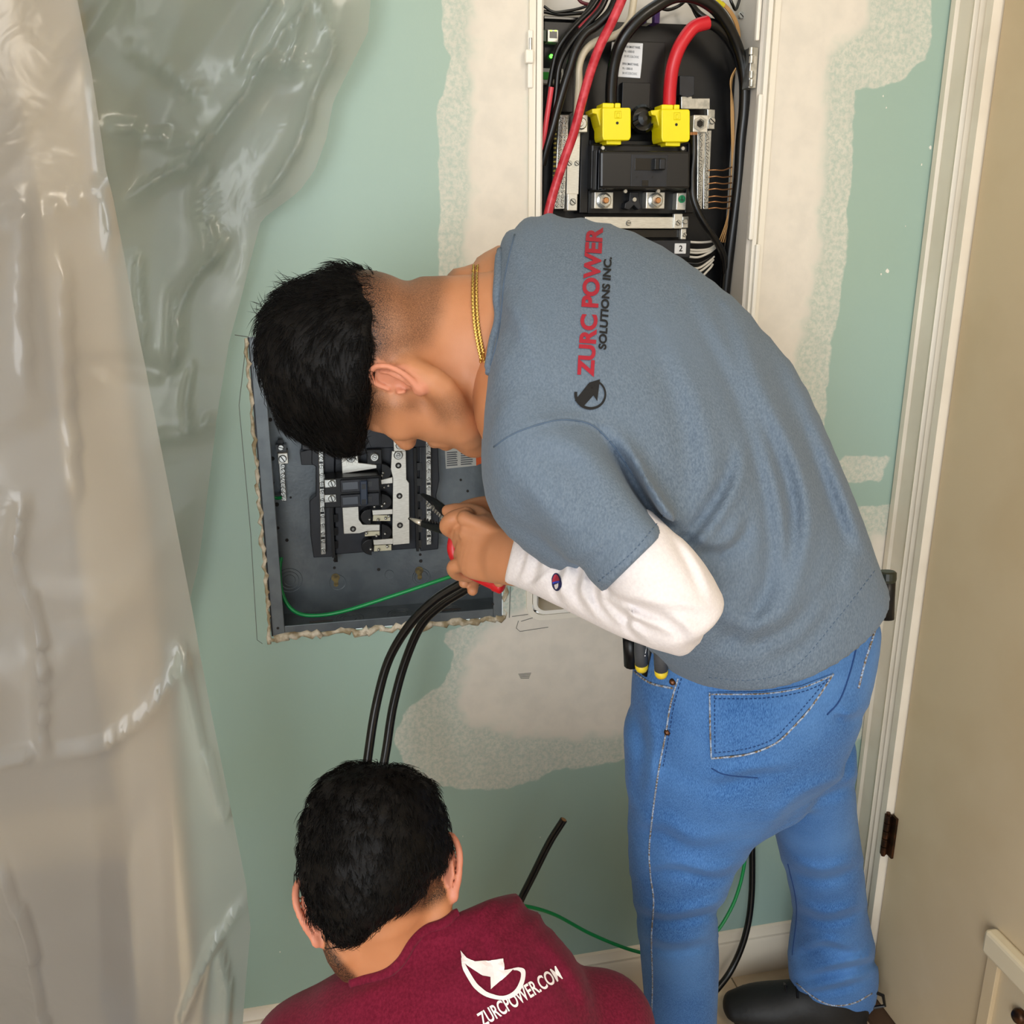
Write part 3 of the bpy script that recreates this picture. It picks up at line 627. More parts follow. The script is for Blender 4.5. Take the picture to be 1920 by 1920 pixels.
# left neutral bar assembly
cprism('neutral_bar', [(232,738),(298,738),(270,1345),(205,1345)], .045, .07, M_zinc)
for k_ in range(20):
    t_ = (k_+.5)/20; cscrew(250-28*t_, 745+590*t_, .0445, 12, True, random.uniform(0,3)); cscrew(280-26*t_, 745+590*t_, .0445, 11, True, random.uniform(0,3))
    mb = MB(); a_, b_ = c1(219-12*t_, 760+590*t_); p = wp(a_, b_, .05); mb.lathe(p, (-1,0,0), [(.0018,0),(.0018,.003),(.0008,.0045)], 8); mb.build('terminal_tip', mat('brass_tip','#c9bd66',.35,.7), main)
cprism('bus_bar', [(335,850),(372,850),(360,1250),(282,1250),(285,1010)], .050, .058, M_alu)
cbox('lug_block', 335, 738, 418, 850, .035, .07, M_alu); cscrew(376, 795, .034, 34, False); cscrew(372, 795, .026, 16, False)
cscrew(302, 1050, .049, 15); cscrew(348, 1050, .049, 15)
cbox('lug_block', 288, 1245, 352, 1355, .035, .06, M_alu); cscrew(322, 1298, .034, 20)
cbox('carrier_wall', 372, 735, 425, 1370, .05, .086, M_blk); cbox('carrier_wall', 1055, 920, 1110, 1370, .05, .086, M_blk)
# yellow lug covers
M_yel2 = mat('yellow_cover_edge', '#e8d707', 0.4)
for x_, y_ in ((595, 795), (975, 805)):
    cov = empty('x', (0,0,0)); bpy.data.objects.remove(cov)
    cprism('lug_cover', [(x_-82,y_-103),(x_+95,y_-103),(x_+102,y_-90),(x_+102,y_+88),(x_+90,y_+108),(x_-75,y_+108),(x_-82,y_+80)], .000, .045, M_yel, .002)
    cprism('lug_cover_wing', [(x_-150,y_-95),(x_-80,y_-103),(x_-80,y_+60),(x_-100,y_+10),(x_-118,y_-60),(x_-145,y_-66)], .012, .050, M_yel2, .0012)
    cbox('lug_cover_collar', x_-80, y_-133, x_-6, y_-98, .010, .045, M_yel, .0015); cbox('lug_cover_collar', x_, y_-133, x_+36, y_-98, .010, .045, M_yel, .0015)
    cbox('lug_cover_foot', x_-55, y_+104, x_+40, y_+135, .008, .045, M_yel, .0015)
    mb = MB(); a_, b_ = c1(x_+14, y_-4); p = wp(a_, b_, -.0006); mb.cyl(p, p+np.array([0,.002,0]), .0022, 12); mb.build('cover_hole', M_inkblk, main)
    for s_ in (0, 12):
        a0, b0 = c1(x_-2+s_, y_-80+s_); a1, b1 = c1(x_+38-s_, y_-35-s_*.5)
        mb = MB(); q = [wp(a0,b0,-.0003), wp(a1,b0,-.0003), wp(a1,b1,-.0003), wp(a0,b1,-.0003), wp(a0,b0,-.0003)]; mb.tube(q, .0007, 5); mb.build('cover_rib', M_yel2, main)
# round boss between covers
mb = MB(); p = wp(*c1(772, 765), .035)
mb.lathe(p, (0,-1,0), [(.022,-.03),(.022,.0),(.018,.004),(.018,-.004),(.011,-.004),(.011,.010),(.004,.012)], 24); mb.build('handle_boss', M_blkgloss, main, smooth=False)
mb = MB(); mb.cyl(wp(*c1(710,800),.03), wp(*c1(800,748),.028), .004, 8); mb.build('boss_spring', M_blkgloss, main)
# main breaker
cbox('breaker_back', 425, 905, 1065, 1375, .058, .086, M_blk)
cbox('breaker_shoulder', 440, 930, 1058, 1225, .030, .06, M_blk, .003)
cprism('main_breaker', [(500,968),(1080,972),(1078,1215),(498,1212)], .004, .045, mat('breaker_face','#0f1013',.33), .004)
for xx in (470, 488, 512, 530):
    cbox('breaker_rib', xx, 962, xx+9, 1222, .010, .04, M_blk2, .001)
cbox('breaker_recess', 698, 995, 930, 1200, .0028, .006, M_blk2, .0005); cbox('breaker_slot', 722, 1018, 845, 1095, .0016, .004, M_blkgloss, .0003); cbox('breaker_toggle', 850, 1018, 920, 1092, -.008, .006, M_blk, .001); cbox('toggle_tip', 882, 1022, 918, 1088, -.0105, -.006, M_blk2, .001)
for q in ((738,1138),(838,1138)):
    p = wp(*c1(*q), .0024); mb = MB(); mb.cyl(p, p+np.array([0,.001,0]), .0018, 10); mb.build('hole', M_inkblk, main)
cbox('breaker_slot', 768, 1160, 808, 1195, .0016, .004, M_blkgloss, 0)
for k_ in range(9):
    cbox('breaker_print', 449, 1045+k_*17, 458, 1055+k_*17, .0294, .0305, M_labelg, 0)
for q in ((515,952),(1030,955),(660,1230),(872,1228)): cscrew(q[0], q[1], .020, 13, False)
# lower lugs
for x_ in (520, 852):
    cbox('lug_plate', x_-58, 1235, x_+62, 1342, .040, .06, M_alu); a_, b_ = c1(x_+2, 1290); p = wp(a_, b_, .039)
    mb = MB(); mb.lathe(p, (0,-1,0), [(.0125,0),(.0125,.002),(.0095,.003)], 24); mb.build('washer', M_zinc, main)
    mb = MB(); mb.lathe(p, (0,-1,0), [(.0095,.002),(.0095,.008)], 6); mb.build('nut', M_zinc, main)
    mb = MB(); mb.lathe(p, (0,-1,0), [(.005,.006),(.005,.013),(.004,.014)], 12); mb.build('stud', M_cop, main)
cprism('handle_bracket', [(690,1235),(745,1235),(752,1290),(765,1335),(745,1350),(715,1320),(685,1350),(655,1340),(660,1305),(685,1290)], .040, .06, M_blk2, .001); cscrew(718, 1283, .038, 15, False)
cbox('bond_tab', 990, 1240, 1050, 1350, .040, .06, M_alu); p = wp(*c1(1025,1280), .0385); mb = MB(); mb.cyl(p, p+np.array([0,.0015,0]), .0062, 20); mb.build('ground_sticker', M_green, main)
mb = MB(); mb.pbox(*c1(1023,1262), *c1(1027,1284), .0378, .039); mb.pbox(*c1(1012,1284), *c1(1038,1288), .0378, .039); mb.pbox(*c1(1017,1292), *c1(1033,1295), .0378, .039); mb.build('ground_symbol', M_inkblk, main)
cbox('cross_bus', 400, 1395, 980, 1470, .046, .056, M_alu, .001); cscrew(680, 1434, .0452, 16, True, .0)
cbox('bond_plate', 972, 1375, 1028, 1470, .042, .05, M_alu); cbox('bond_plate', 1026, 1392, 1066, 1466, .044, .05, M_zinc); cscrew(1000, 1433, .041, 17); cscrew(1045, 1424, .040, 16, False)
cbox('branch_rail', 480, 1475, 1010, 1530, .060, .085, M_blkgloss); cbox('branch_rail', 480, 1545, 1080, 1660, .045, .085, M_blk2, .002); cbox('number_tag', 978, 1565, 1052, 1632, .0435, .046, M_label, .001)
text_mesh('2', 'number_text', wp(*c1(1004, 1616), .0430), .0135, M_inkblk, main, bold=.02)
cbox('rail_clip', 1018, 1470, 1052, 1540, .05, .06, M_alu); cscrew(1042, 1510, .049, 13)
for k_ in range(4):
    cbox('branch_rail', 480, 1680+k_*120, 1060, 1780+k_*120, .045, .085, M_blk2, .002)
# right ground bar assembly
cprism('mounting_tab', [(1020,620),(1090,620),(1090,632),(1205,632),(1205,702),(1020,700)], .055, .062, M_zinc)
cprism('support_bracket', [(1010,485),(1105,490),(1105,610),(1060,632),(1010,610)], .055, .086, M_blk2)
cprism('lug_strap', [(1188,700),(1238,705),(1235,830),(1190,830)], .045, .06, M_zinc); cscrew(1217, 777, .044, 21)
cbox('lug_block', 1098, 740, 1192, 850, .025, .07, M_alu); p = wp(*c1(1140,795), .0245)
mb = MB(); mb.lathe(p, (0,-1,0), [(.0120,0),(.0120,.002),(.0075,.002),(.0065,.0005)], 6); mb.build('lug_hex', M_zinc, main)
mb = MB(); mb.lathe(p, (0,-1,0), [(.0062,0),(.0058,.0012)], 6); mb.build('lug_socket', M_blkgloss, main)
for xo, n_ in ((1146, 22), (1186, 22)):
    cprism('ground_bar', [(xo-22,838),(xo+30,838),(xo+8,1345),(xo-24,1345)], .045 if xo < 1160 else .050, .07, M_zinc)
    for k_ in range(n_):
        t_ = (k_+.5)/n_; cscrew(xo+2-12*t_, 842+495*t_, .0445 if xo < 1160 else .0495, 12, True, random.uniform(0, 3))
for k_ in range(6):
    cbox('copper_strand', 1078+k_*8, 850, 1083+k_*8, 868, .024, .027, M_cop, 0)
# door hinge on the right side of the frame, latch on the left
hx = wp(1413, 125)[0]
mb = MB(); mb.pbox(1406, 88, 1420, 165, -.004, .02); hg = mb.build('hinge_plate', M_zinc, main, bevel=.001)
for yy in (96, 112, 140, 156):
    p = wp(1408, yy, -.006); mb = MB(); mb.cyl(p-np.array([0,0,.005]), p+np.array([0,0,.005]), .0045, 12); mb.build('hinge_knuckle', M_zinc, main, smooth=False)
mb = MB(); mb.pbox(1414, 176, 1422, 450, -.016, -.008); mb.build('gasket_strip', M_white, main, bevel=.002)
mb = MB(); mb.pbox(1412, 458, 1420, 640, -.016, -.008); mb.build('gasket_strip', M_white, main, bevel=.002)
mb = MB(); mb.pbox(1422, -60, 1429, 76, -.016, -.008); mb.build('gasket_strip', M_white, main, bevel=.002)
mb = MB(); mb.pbox(986, 92, 1001, 118, -.016, -.005); mb.pbox(990, 55, 1000, 165, -.010, -.005); mb.build('latch_plate', M_white, main, bevel=.002)
mb = MB(); p = wp(995, 82, -.013); mb.cyl(p-np.array([0,0,.010]), p+np.array([0,0,.008]), .0022, 8); mb.build('latch_pin', M_zinc, main)
cscrew(1405, 100, .07, 20)
# wiring: top-level cables, from pixels at depths inside the box
def wire(name, pts, r, m, label, y0=.04, cat='cable', group=None):
    q = [wp(*(c1(p[0], p[1])), p[2] if len(p) > 2 else y0) for p in pts]; return cable(name, q, r, m, label, cat, group)
wire('black_cable', [(568,680,.028),(570,560,.022),(590,400,.012),(640,260,.0),(740,130,-.008),(860,40,-.010),(980,-20,-.008),(1110,-15,-.004),(1230,50,.0),(1320,170,.008),(1390,330,.018),(1425,500,.024),(1425,700,.03),(1405,900,.035),(1390,1150,.04),(1360,1400,.045),(1320,1700,.05),(1290,2000,.055),(1290,2300,.06)], .0093, M_cabB, 'thick black cable looping over from the first yellow lug cover')
wire('red_cable', [(942,690,.028),(948,560,.022),(965,430,.015),(1005,310,.010),(1060,220,.008),(1110,170,.008),(1190,145,.01)], .0105, M_cabR, 'bright red taped cable entering the second yellow lug cover')
wire('black_cable', [(1180,148,.010),(1240,165,.012),(1310,230,.018),(1370,330,.03),(1412,450,.045),(1432,620,.05),(1428,850,.055),(1400,1150,.06),(1370,1500,.065),(1345,1900,.07),(1340,2300,.075)], .0086, M_cabB, 'black cable with printed dashes continuing from the red tape')
for i_, t_ in enumerate(np.linspace(.1, .9, 9)): pass
wire('red_cable', [(660,-60,-.02),(620,40,-.018),(560,170,-.014),(500,290,-.012),(440,450,-.010),(385,640,-.008),(330,850,-.006),(270,1020,-.004),(210,1200,-.002),(165,1370,.0),(150,1500,.005)], .0072, M_cabP if False else mat('red_translucent_jacket','#b81f30',.3,c2='#d2434f',nscale=70), 'red stranded cable crossing diagonally down to the bent back')
wire('cream_cable', [(720,-40,.02),(705,60,.02),(690,130,.02),(640,200,.018),(560,240,.02),(470,270,.02),(400,330,.02),(365,420,.02),(362,540,.022),(352,700,.028),(345,800,.03)], .0058, M_cabW, 'cream insulated cable bending down beside the red diagonal cable')
wire('black_wire', [(500,-30,.01),(440,60,.01),(360,140,.012),(280,230,.014),(220,330,.018),(190,450,.02),(165,600,.022),(140,760,.03),(120,900,.03)], .0042, M_cabB, 'black wire at the outer edge of the bundle beside the network jack', cat='wire')
wire('black_wire', [(545,-30,.0),(500,60,.0),(420,150,.004),(330,250,.008),(265,350,.01),(230,450,.012),(215,600,.016),(195,740,.02),(165,880,.025),(130,1010,.03)], .0046, M_cabB, 'black wire second in the bundle beside the network jack', cat='wire')
wire('black_wire', [(610,-30,-.004),(560,80,-.004),(480,160,.0),(400,220,.002),(340,320,.004),(305,430,.006),(270,540,.008),(230,680,.012),(190,830,.018),(150,960,.025),(125,1060,.03)], .0070, M_cabB, 'glossy thick black wire of the bundle nearest the cream cable', cat='wire')
wire('black_wire', [(470,-30,.03),(400,90,.03),(330,170,.03),(250,270,.03),(215,380,.03),(180,520,.03),(150,680,.035),(125,800,.035)], .0036, M_cabB, 'thin black wire at the back of the bundle', cat='wire')
wire('red_wire', [(520,-10,.02),(470,70,.02),(420,130,.02),(360,180,.022)], .0040, mat('pink_wire','#d6454f',.35), 'short red wire glimpsed between black wires at the panel top', cat='wire')
wire('red_wire', [(185,560,.012),(172,650,.014),(155,760,.016),(138,870,.02),(120,960,.025)], .0042, MATS['pink_wire'], 'pinkish red wire emerging below the network jack', cat='wire')
wire('black_wire', [(136,40,.07),(200,78,.07),(290,70,.07),(380,50,.07),(470,10,.06)], .0022, M_cabB, 'thin black wire sagging across the panel top', cat='wire')
wire('black_wire', [(136,75,.072),(240,92,.072),(360,85,.07),(480,80,.07)], .0028, M_cabB, 'black tie-wrapped wire run above the black interior plate', cat='wire')
wire('maroon_wire', [(350,-20,.06),(380,15,.06),(440,28,.06),(500,10,.06)], .0026, mat('maroon_wire','#5a1824',.4), 'maroon wire sagging at the panel top', cat='wire')
wire('black_wire', [(895,55,.07),(940,62,.07),(1000,40,.07),(1050,0,.06),(1080,-40,.06)], .0026, M_cabB, 'thin black wire under the cable arch', cat='wire')
wire('black_wire', [(1070,0,.06),(1110,90,.055),(1150,150,.05)], .0024, M_cabB, 'short black wire hanging behind the red tape', cat='wire')
wire('black_wire', [(1060,-10,.06),(1130,80,.05),(1200,130,.045)], .0046, M_cabB, 'flat black wire joining the printed cable behind the red tape', cat='wire')
wire('black_wire', [(1330,-20,.05),(1350,30,.05),(1372,60,.06),(1400,-20,.06)], .0024, M_cabB, 'black wire dipping by the mounting screw', cat='wire')
wire('yellow_wire', [(1200,-25,.03),(1245,10,.03),(1290,40,.032)], .005, mat('yellow_tape','#cfc018',.4), 'short yellow taped stretch of the copper bundle', cat='wire')
for k_ in range(4):
    wire('copper_wire', [(1260+8*k_,10,.034),(1320+7*k_,70,.036),(1365+6*k_,150,.04),(1385+4*k_,240,.045),(1390+2*k_,330,.05),(1380,420,.06),(1345-3*k_,520,.066),(1340+5*k_,700,.07),(1345+4*k_,1000,.074),(1335+3*k_,1250,.076),(1310+7*k_,1420,.078),(1260+14*k_,1560,.08)], .0013, mat('copper_gold','#c79a62',.4,.5), 'bare copper ground conductor, %s strand of the bundle curving down the panel side' % ('outer', 'second', 'third', 'inner')[k_], 'wire', 'bare copper ground conductors')
for k_, yy in enumerate((1093, 1138, 1180, 1218, 1265, 1300, 1340)):
    wire('copper_wire', [(1195,yy+2,.045),(1240,yy-4 if k_ else yy,.04),(1290,yy+2,.045),(1345,yy-18 if k_ == 0 else yy-4,.055)], .0011, M_cop, 'bare copper wire leaving the slotted ground bar, %s below the hex lug' % ('first','second','third','fourth','fifth','sixth','seventh')[k_], 'wire', 'copper wires at the ground bar')
wire('black_cable', [(1098,870,.030),(1100,1000,.026),(1090,1130,.024),(1095,1260,.02),(1130,1370,.018),(1190,1470,.02),(1250,1560,.03),(1290,1640,.04),(1300,1750,.05)], .0062, M_cabB, 'black ground cable dropping from the hex lug')
for k_, (ya, yb) in enumerate(((1555,1555),(1605,1600),(1622,1612),(1650,1625),(1690,1660),(1720,1680),(1745,1700),(1790,1730))):
    wire('grey_wire', [(1060,ya,.05),(1130,ya+4,.045),(1200,yb,.045),(1250-4*k_,yb-30 if k_ else yb-12,.05)], .0020, mat('grey_lead','#cdc8bd',.4) if k_ != 4 else M_cabB, 'thin %s lead fanning out of the numbered branch module, %s down' % ('black' if k_ == 4 else 'light', ('first','second','third','fourth','fifth','sixth','seventh','eighth')[k_]), 'wire', 'leads of the numbered branch module')
for k_, xx in enumerate((760, 800, 850)):
    cbox('wire_connector', xx, 60, xx+34, 148, .055, .08, M_purple if k_ != 1 else M_labelg, .001)
# lower left corner of the panel: bundle and insulation behind the arm
mb = MB(); mb.pbox(1012, 1040, 1120, 1150, .055, .09); mb.build('insulation', M_wool, main, bevel=.006)
for k_ in range(6):
    q = [wp(1016+7*k_, 930, .03), wp(1020+7*k_, 990, .02), wp(1030+6*k_, 1040, .02), wp(1040+5*k_, 1080, .04)]
    cable('branch_wire', q, .0022, (M_cabW, M_cabB, MATS['pink_wire'], M_cop, M_cabW, M_cabB)[k_], '%s branch circuit wire in the lower corner of the tall panel' % ('cream edge', 'black', 'red', 'copper', 'cream middle', 'black inner')[k_], 'wire', 'branch circuit wires in the panel corner')
# loose cables by the floor
cable('black_cable', [wp(1057,1537,-.10), wp(1030,1580,-.10), wp(1000,1640,-.10), wp(975,1690,-.10), wp(955,1740,-.11), wp(940,1800,-.12)], .0070, M_cabB, 'stub of black cable standing up beside the crouching person', 'cable')
mb = MB(); mb.cyl(wp(1057,1537,-.10)+np.array([.0004,0,.0012]), wp(1055,1540,-.10), .0052, 10); mb.build('conductor_end', M_cop, bpy.data.objects[[o.name for o in bpy.data.objects if o.name.startswith('black_cable')][-1]])
g1 = [wp(860,1722,-.16), wp(900,1706,-.14), wp(945,1698,-.12), wp(985,1699,-.10), wp(1040,1715,-.09), wp(1110,1752,-.08), wp(1190,1783,-.08), wp(1260,1792,-.08), wp(1330,1760,-.08), wp(1370,1705,-.07), wp(1392,1640,-.06), wp(1402,1560,-.05), wp(1404,1480,-.04)]
cable('green_wire', g1, .0034, M_cabG, 'long green wire running along the baseboard behind the jeans', 'wire')
cable('black_cable', [wp(1408,1480,-.03), wp(1410,1570,-.04), wp(1409,1680,-.05), wp(1397,1755,-.06), wp(1370,1820,-.07), wp(1335,1865,-.09), wp(1318,1880,-.10)], .0066, M_cabB, 'black cable hanging to the floor between the legs', 'cable')
# ================================================================== IMPLICIT SURFACES FOR BODIES AND CLOTH
def chain(stations, p=2.0, sub=3, cap=.5):
    """stations: list of dict(c, U, V, ru, rv); returns list of segments"""
    S = stations
    C = spline([s['c'] for s in S], sub) if len(S) > 2 else np.array([s['c'] for s in S])
    def interp(key):
        A = np.array([np.atleast_1d(s[key]) for s in S], float)
        return spline(A, sub) if len(S) > 2 else A
    return dict(C=C, U=interp('U'), V=interp('V'), ru=np.maximum(interp('ru')[:, 0], .001), rv=np.maximum(interp('rv')[:, 0], .001), p=p, cap=cap)
def ev_chain(Q, ch):
    best = None; C = ch['C']; pw_ = ch['p']
    for i in range(len(C)-1):
        a, b = C[i], C[i+1]; ab = b-a; L2 = ab @ ab
        if L2 < 1e-10: continue
        W = ab/math.sqrt(L2); U = (ch['U'][i]+ch['U'][i+1])/2; U = U - W*(U @ W); U = unit(U); V = np.cross(W, U)
        q = Q - a; t = np.clip((q @ ab)/L2, 0, 1); q = q - t[:, None]*ab
        ru = ch['ru'][i] + (ch['ru'][i+1]-ch['ru'][i])*t; rv = ch['rv'][i] + (ch['rv'][i+1]-ch['rv'][i])*t
        m_ = np.minimum(ru, rv); u = np.abs(q @ U)/ru; v = np.abs(q @ V)/rv; rw = m_*ch['cap']; w_ = np.abs(q @ W)/rw
        k = np.sqrt(u*u+v*v+w_*w_) if pw_ == 2.0 else (u**pw_+v**pw_+w_**pw_)**(1/pw_)
        s_ = np.minimum(1, (w_/(k+1e-9))**2); d = (k-1)*(m_*(1-s_)+rw*s_)
        best = d if best is None else np.minimum(best, d)
    return best
def capsule(pts, rads, sub=3):
    """round tube chain"""
    S = []
    for p_, r_ in zip(pts, rads): S.append(dict(c=np.array(p_, float), U=np.array([.31,.42,.85]), V=np.array([1.,0,0]), ru=r_, rv=r_))
    return chain(S, 2.0, sub, 1.0)
def ell(c, R, r):
    """ellipsoid: centre, rows of R = axes, radii"""
    return dict(c=np.array(c, float), R=np.array(R, float), r=np.array(r, float), e=1)
def ev(Q, s):
    if 'e' in s:
        q = (Q - s['c']) @ s['R'].T; k0 = np.sqrt(((q/s['r'])**2).sum(1)); k1 = np.sqrt(((q/s['r']**2)**2).sum(1))+1e-9
        return k0*(k0-1)/k1
    return ev_chain(Q, s)
def smin(a, b, k):
    if k <= 0: return np.minimum(a, b)
    h = np.clip(.5+.5*(b-a)/k, 0, 1); return b*(1-h)+a*h-k*h*(1-h)
def smax(a, b, k): return -smin(-a, -b, k)
def union(Q, items, k):
    d = None
    for s in items:
        e = ev(Q, s); d = e if d is None else smin(d, e, k)
    return d
def nets(fn, lo, hi, h):
    """surface nets of fn < 0 inside the box lo..hi, cell size h; evaluates only blocks near the surface"""
    lo = np.array(lo, float); n = np.ceil((np.array(hi)-lo)/h).astype(int)+1; B = 12
    F = np.full(n, 1.0, np.float32); nb = [int(math.ceil(v/B)) for v in n]
    bi = np.stack(np.meshgrid(*[np.arange(v) for v in nb], indexing='ij'), -1).reshape(-1, 3)
    cen = lo + (bi*B + B/2)*h; d = fn(cen); rad = B*h*.5*1.75+.012
    near = np.abs(d) < rad
    for b_, dd in zip(bi[~near], d[~near]):
        if dd < 0: F[b_[0]*B:(b_[0]+1)*B, b_[1]*B:(b_[1]+1)*B, b_[2]*B:(b_[2]+1)*B] = -1.0
    blocks = bi[near]; CH = 160
    off = np.stack(np.meshgrid(*[np.arange(B)]*3, indexing='ij'), -1).reshape(-1, 3)
    for s in range(0, len(blocks), CH):
        idx = (blocks[s:s+CH][:, None, :]*B + off[None]).reshape(-1, 3)
        idx = idx[(idx < n).all(1)]; F[idx[:, 0], idx[:, 1], idx[:, 2]] = fn(lo + idx*h)
    ins = F < 0
    c = np.zeros(n-1, np.uint8); sl = [slice(0, -1), slice(1, None)]
    for i in (0, 1):
        for j in (0, 1):
            for k in (0, 1): c += ins[sl[i], sl[j], sl[k]]
    act = np.argwhere((c > 0) & (c < 8)); vid = np.full(n-1, -1, np.int64); vid[act[:, 0], act[:, 1], act[:, 2]] = np.arange(len(act))
    pos = np.zeros((len(act), 3)); cnt = np.zeros(len(act))
    cor = [(i, j, k) for i in (0, 1) for j in (0, 1) for k in (0, 1)]
    for a in cor:
        for ax in range(3):
            if a[ax]: continue
            b = list(a); b[ax] = 1
            fa = F[act[:, 0]+a[0], act[:, 1]+a[1], act[:, 2]+a[2]]; fb = F[act[:, 0]+b[0], act[:, 1]+b[1], act[:, 2]+b[2]]
            m_ = (fa < 0) != (fb < 0); t = np.where(m_, fa/(fa-fb+1e-12), 0); t = np.clip(t, 0, 1)
            pnt = np.array(a, float)[None].repeat(len(act), 0); pnt[:, ax] += t; pos[m_] += pnt[m_]; cnt[m_] += 1
    v = lo + (act + pos/cnt[:, None])*h
    faces = []
    for ax in range(3):
        o1, o2 = (ax+1) % 3, (ax+2) % 3
        s0 = [slice(None)]*3; s1 = [slice(None)]*3; s0[ax] = slice(0, -1); s1[ax] = slice(1, None)
        ch_ = ins[tuple(s0)] != ins[tuple(s1)]; e = np.argwhere(ch_)
        e = e[(e[:, o1] > 0) & (e[:, o2] > 0) & (e[:, o1] < n[o1]-1) & (e[:, o2] < n[o2]-1)]
        if not len(e): continue
        def g(d1, d2):
            q = e.copy(); q[:, o1] += d1; q[:, o2] += d2; return vid[q[:, 0], q[:, 1], q[:, 2]]
        Qd = np.stack([g(-1,-1), g(0,-1), g(0,0), g(-1,0)], 1); flip = ~ins[e[:, 0], e[:, 1], e[:, 2]]
        Qd[flip] = Qd[flip][:, ::-1]; faces.append(Qd)
    return v, np.concatenate(faces)
def sdf_mesh(parts):
    """parts: list of (fn, lo, hi, h); joined into one vertex / face list"""
    V, Fc = [], []; n = 0
    for fn, lo, hi, h in parts:
        v, f = nets(fn, lo, hi, h); V.append(v); Fc.append(f+n); n += len(v)
    return np.concatenate(V), np.concatenate(Fc)
def mkfast(name, v, f, m, parent=None, smooth=True):
    me = bpy.data.meshes.new(name); me.vertices.add(len(v)); me.vertices.foreach_set('co', np.asarray(v, np.float32).ravel())
    me.loops.add(len(f)*4); me.loops.foreach_set('vertex_index', np.asarray(f, np.int32).ravel())
    me.polygons.add(len(f)); me.polygons.foreach_set('loop_start', np.arange(0, len(f)*4, 4, dtype=np.int32)); me.polygons.foreach_set('loop_total', np.full(len(f), 4, np.int32))
    me.update(); me.validate(); me.materials.append(m); me.polygons.foreach_set('use_smooth', [True]*len(me.polygons))
    o = bpy.data.objects.new(name, me); COL.objects.link(o); setparent(o, parent); return o
def setattr_(o, nm, arr):
    a_ = o.data.attributes.new(nm, 'FLOAT', 'POINT'); a_.data.foreach_set('value', np.asarray(arr, np.float32))
def bounds(chs, pad):
    A = []
    for s in chs:
        if 'e' in s: A += [s['c']-s['r'].max(), s['c']+s['r'].max()]
        else:
            r = np.maximum(s['ru'], s['rv'])[:, None]; A += list(s['C']-r)+list(s['C']+r)
    A = np.array(A); return A.min(0)-pad, A.max(0)+pad
def st(x1, y1, x2, y2, dep, rv, alpha=0.0):
    """cross-section whose outline reaches two pixels at a depth; rv half thickness; alpha tilts the long axis so that its second end comes nearer"""
    a, b = P(x1, y1, dep), P(x2, y2, dep); c = (a+b)/2; e = np.linalg.norm(a-b)/2; E_ = unit(a-b); vw = unit(c-CAM); vw = unit(vw - E_*(vw @ E_))
    al = math.radians(alpha); ru = math.sqrt(max(e*e-(rv*math.sin(al))**2, 1e-5))/math.cos(al)
    return dict(c=c, U=E_*math.cos(al)+vw*math.sin(al), V=vw*math.cos(al)-E_*math.sin(al), ru=ru, rv=rv)
def fold_field(Q, folds):
    """sum of soft creases laid along pixel polylines: (points, amplitude m, width px)"""
    x, y, _ = topx(Q); o = np.zeros(len(Q))
    for poly, amp, wd in folds:
        pl = spline([(a, b, 0) for a, b in poly], 4)[:, :2]; best = np.full(len(Q), 1e9); sg = np.zeros(len(Q)); tt = np.zeros(len(Q)); n = len(pl)-1
        for i in range(n):
            dx, dy = pl[i+1]-pl[i]; L = math.hypot(dx, dy)+1e-9; t = ((x-pl[i][0])*dx+(y-pl[i][1])*dy)/(L*L); tc_ = np.clip(t, 0, 1)
            ex, ey = x-pl[i][0]-tc_*dx, y-pl[i][1]-tc_*dy; d = np.hypot(ex, ey); m_ = d < best
            best = np.where(m_, d, best); sg = np.where(m_, np.sign(dx*ey-dy*ex), sg); tt = np.where(m_, (i+tc_)/n, tt)
        s = best*sg/wd; o += amp*1.6*s*np.exp(-s*s)*np.clip(np.sin(np.pi*np.clip(tt, .02, .98)), 0, 1)**.6
    return o
def plane(Q, a, b, c, inside):
    n = unit(np.cross(b-a, c-a)); s = (inside-a) @ n
    return ((Q-a) @ n) * (-1 if s > 0 else 1)            # negative on the side of "inside"
CAMV = Vector(CAM)
def bvh_of(o): return BVHTree.FromPolygons([v.co for v in o.data.vertices], [p.vertices for p in o.data.polygons])
def hit(bvh, px, py, off=.0015):
    d = Vector(ray(px, py)).normalized(); h_ = bvh.ray_cast(CAMV, d)
    if h_[0] is None: return None
    n = h_[1]; n = n if n.dot(d) < 0 else -n
    return np.array(h_[0] + n*off)
def drape(name, pts, bvh, r, m, parent, off=.0006, step=7.0, dashed=False):
    q = spline([(a, b, 0) for a, b in pts], 10)[:, :2]; L = [0]
    for i in range(1, len(q)): L.append(L[-1]+np.hypot(*(q[i]-q[i-1])))
    L = np.array(L); s = np.linspace(0, L[-1], max(3, int(L[-1]/step)+1))
    hp = [hit(bvh, np.interp(t, L, q[:, 0]), np.interp(t, L, q[:, 1]), off) for t in s]; mb = MB(); run = []
    if dashed:
        hp = [h_ for h_ in hp if h_ is not None]
        for i in range(0, len(hp)-1, 2): mb.tube([hp[i], hp[i+1]], r, 5)
    else:
        for h_ in hp+[None]:
            if h_ is None or (run and np.linalg.norm(h_-run[-1]) > .05):
                if len(run) > 2: mb.tube(run, r, 6)
                run = [] if h_ is None else [h_]
            else: run.append(h_)
    if not mb.v: return None
    return mb.build(name, m, parent, smooth=True)
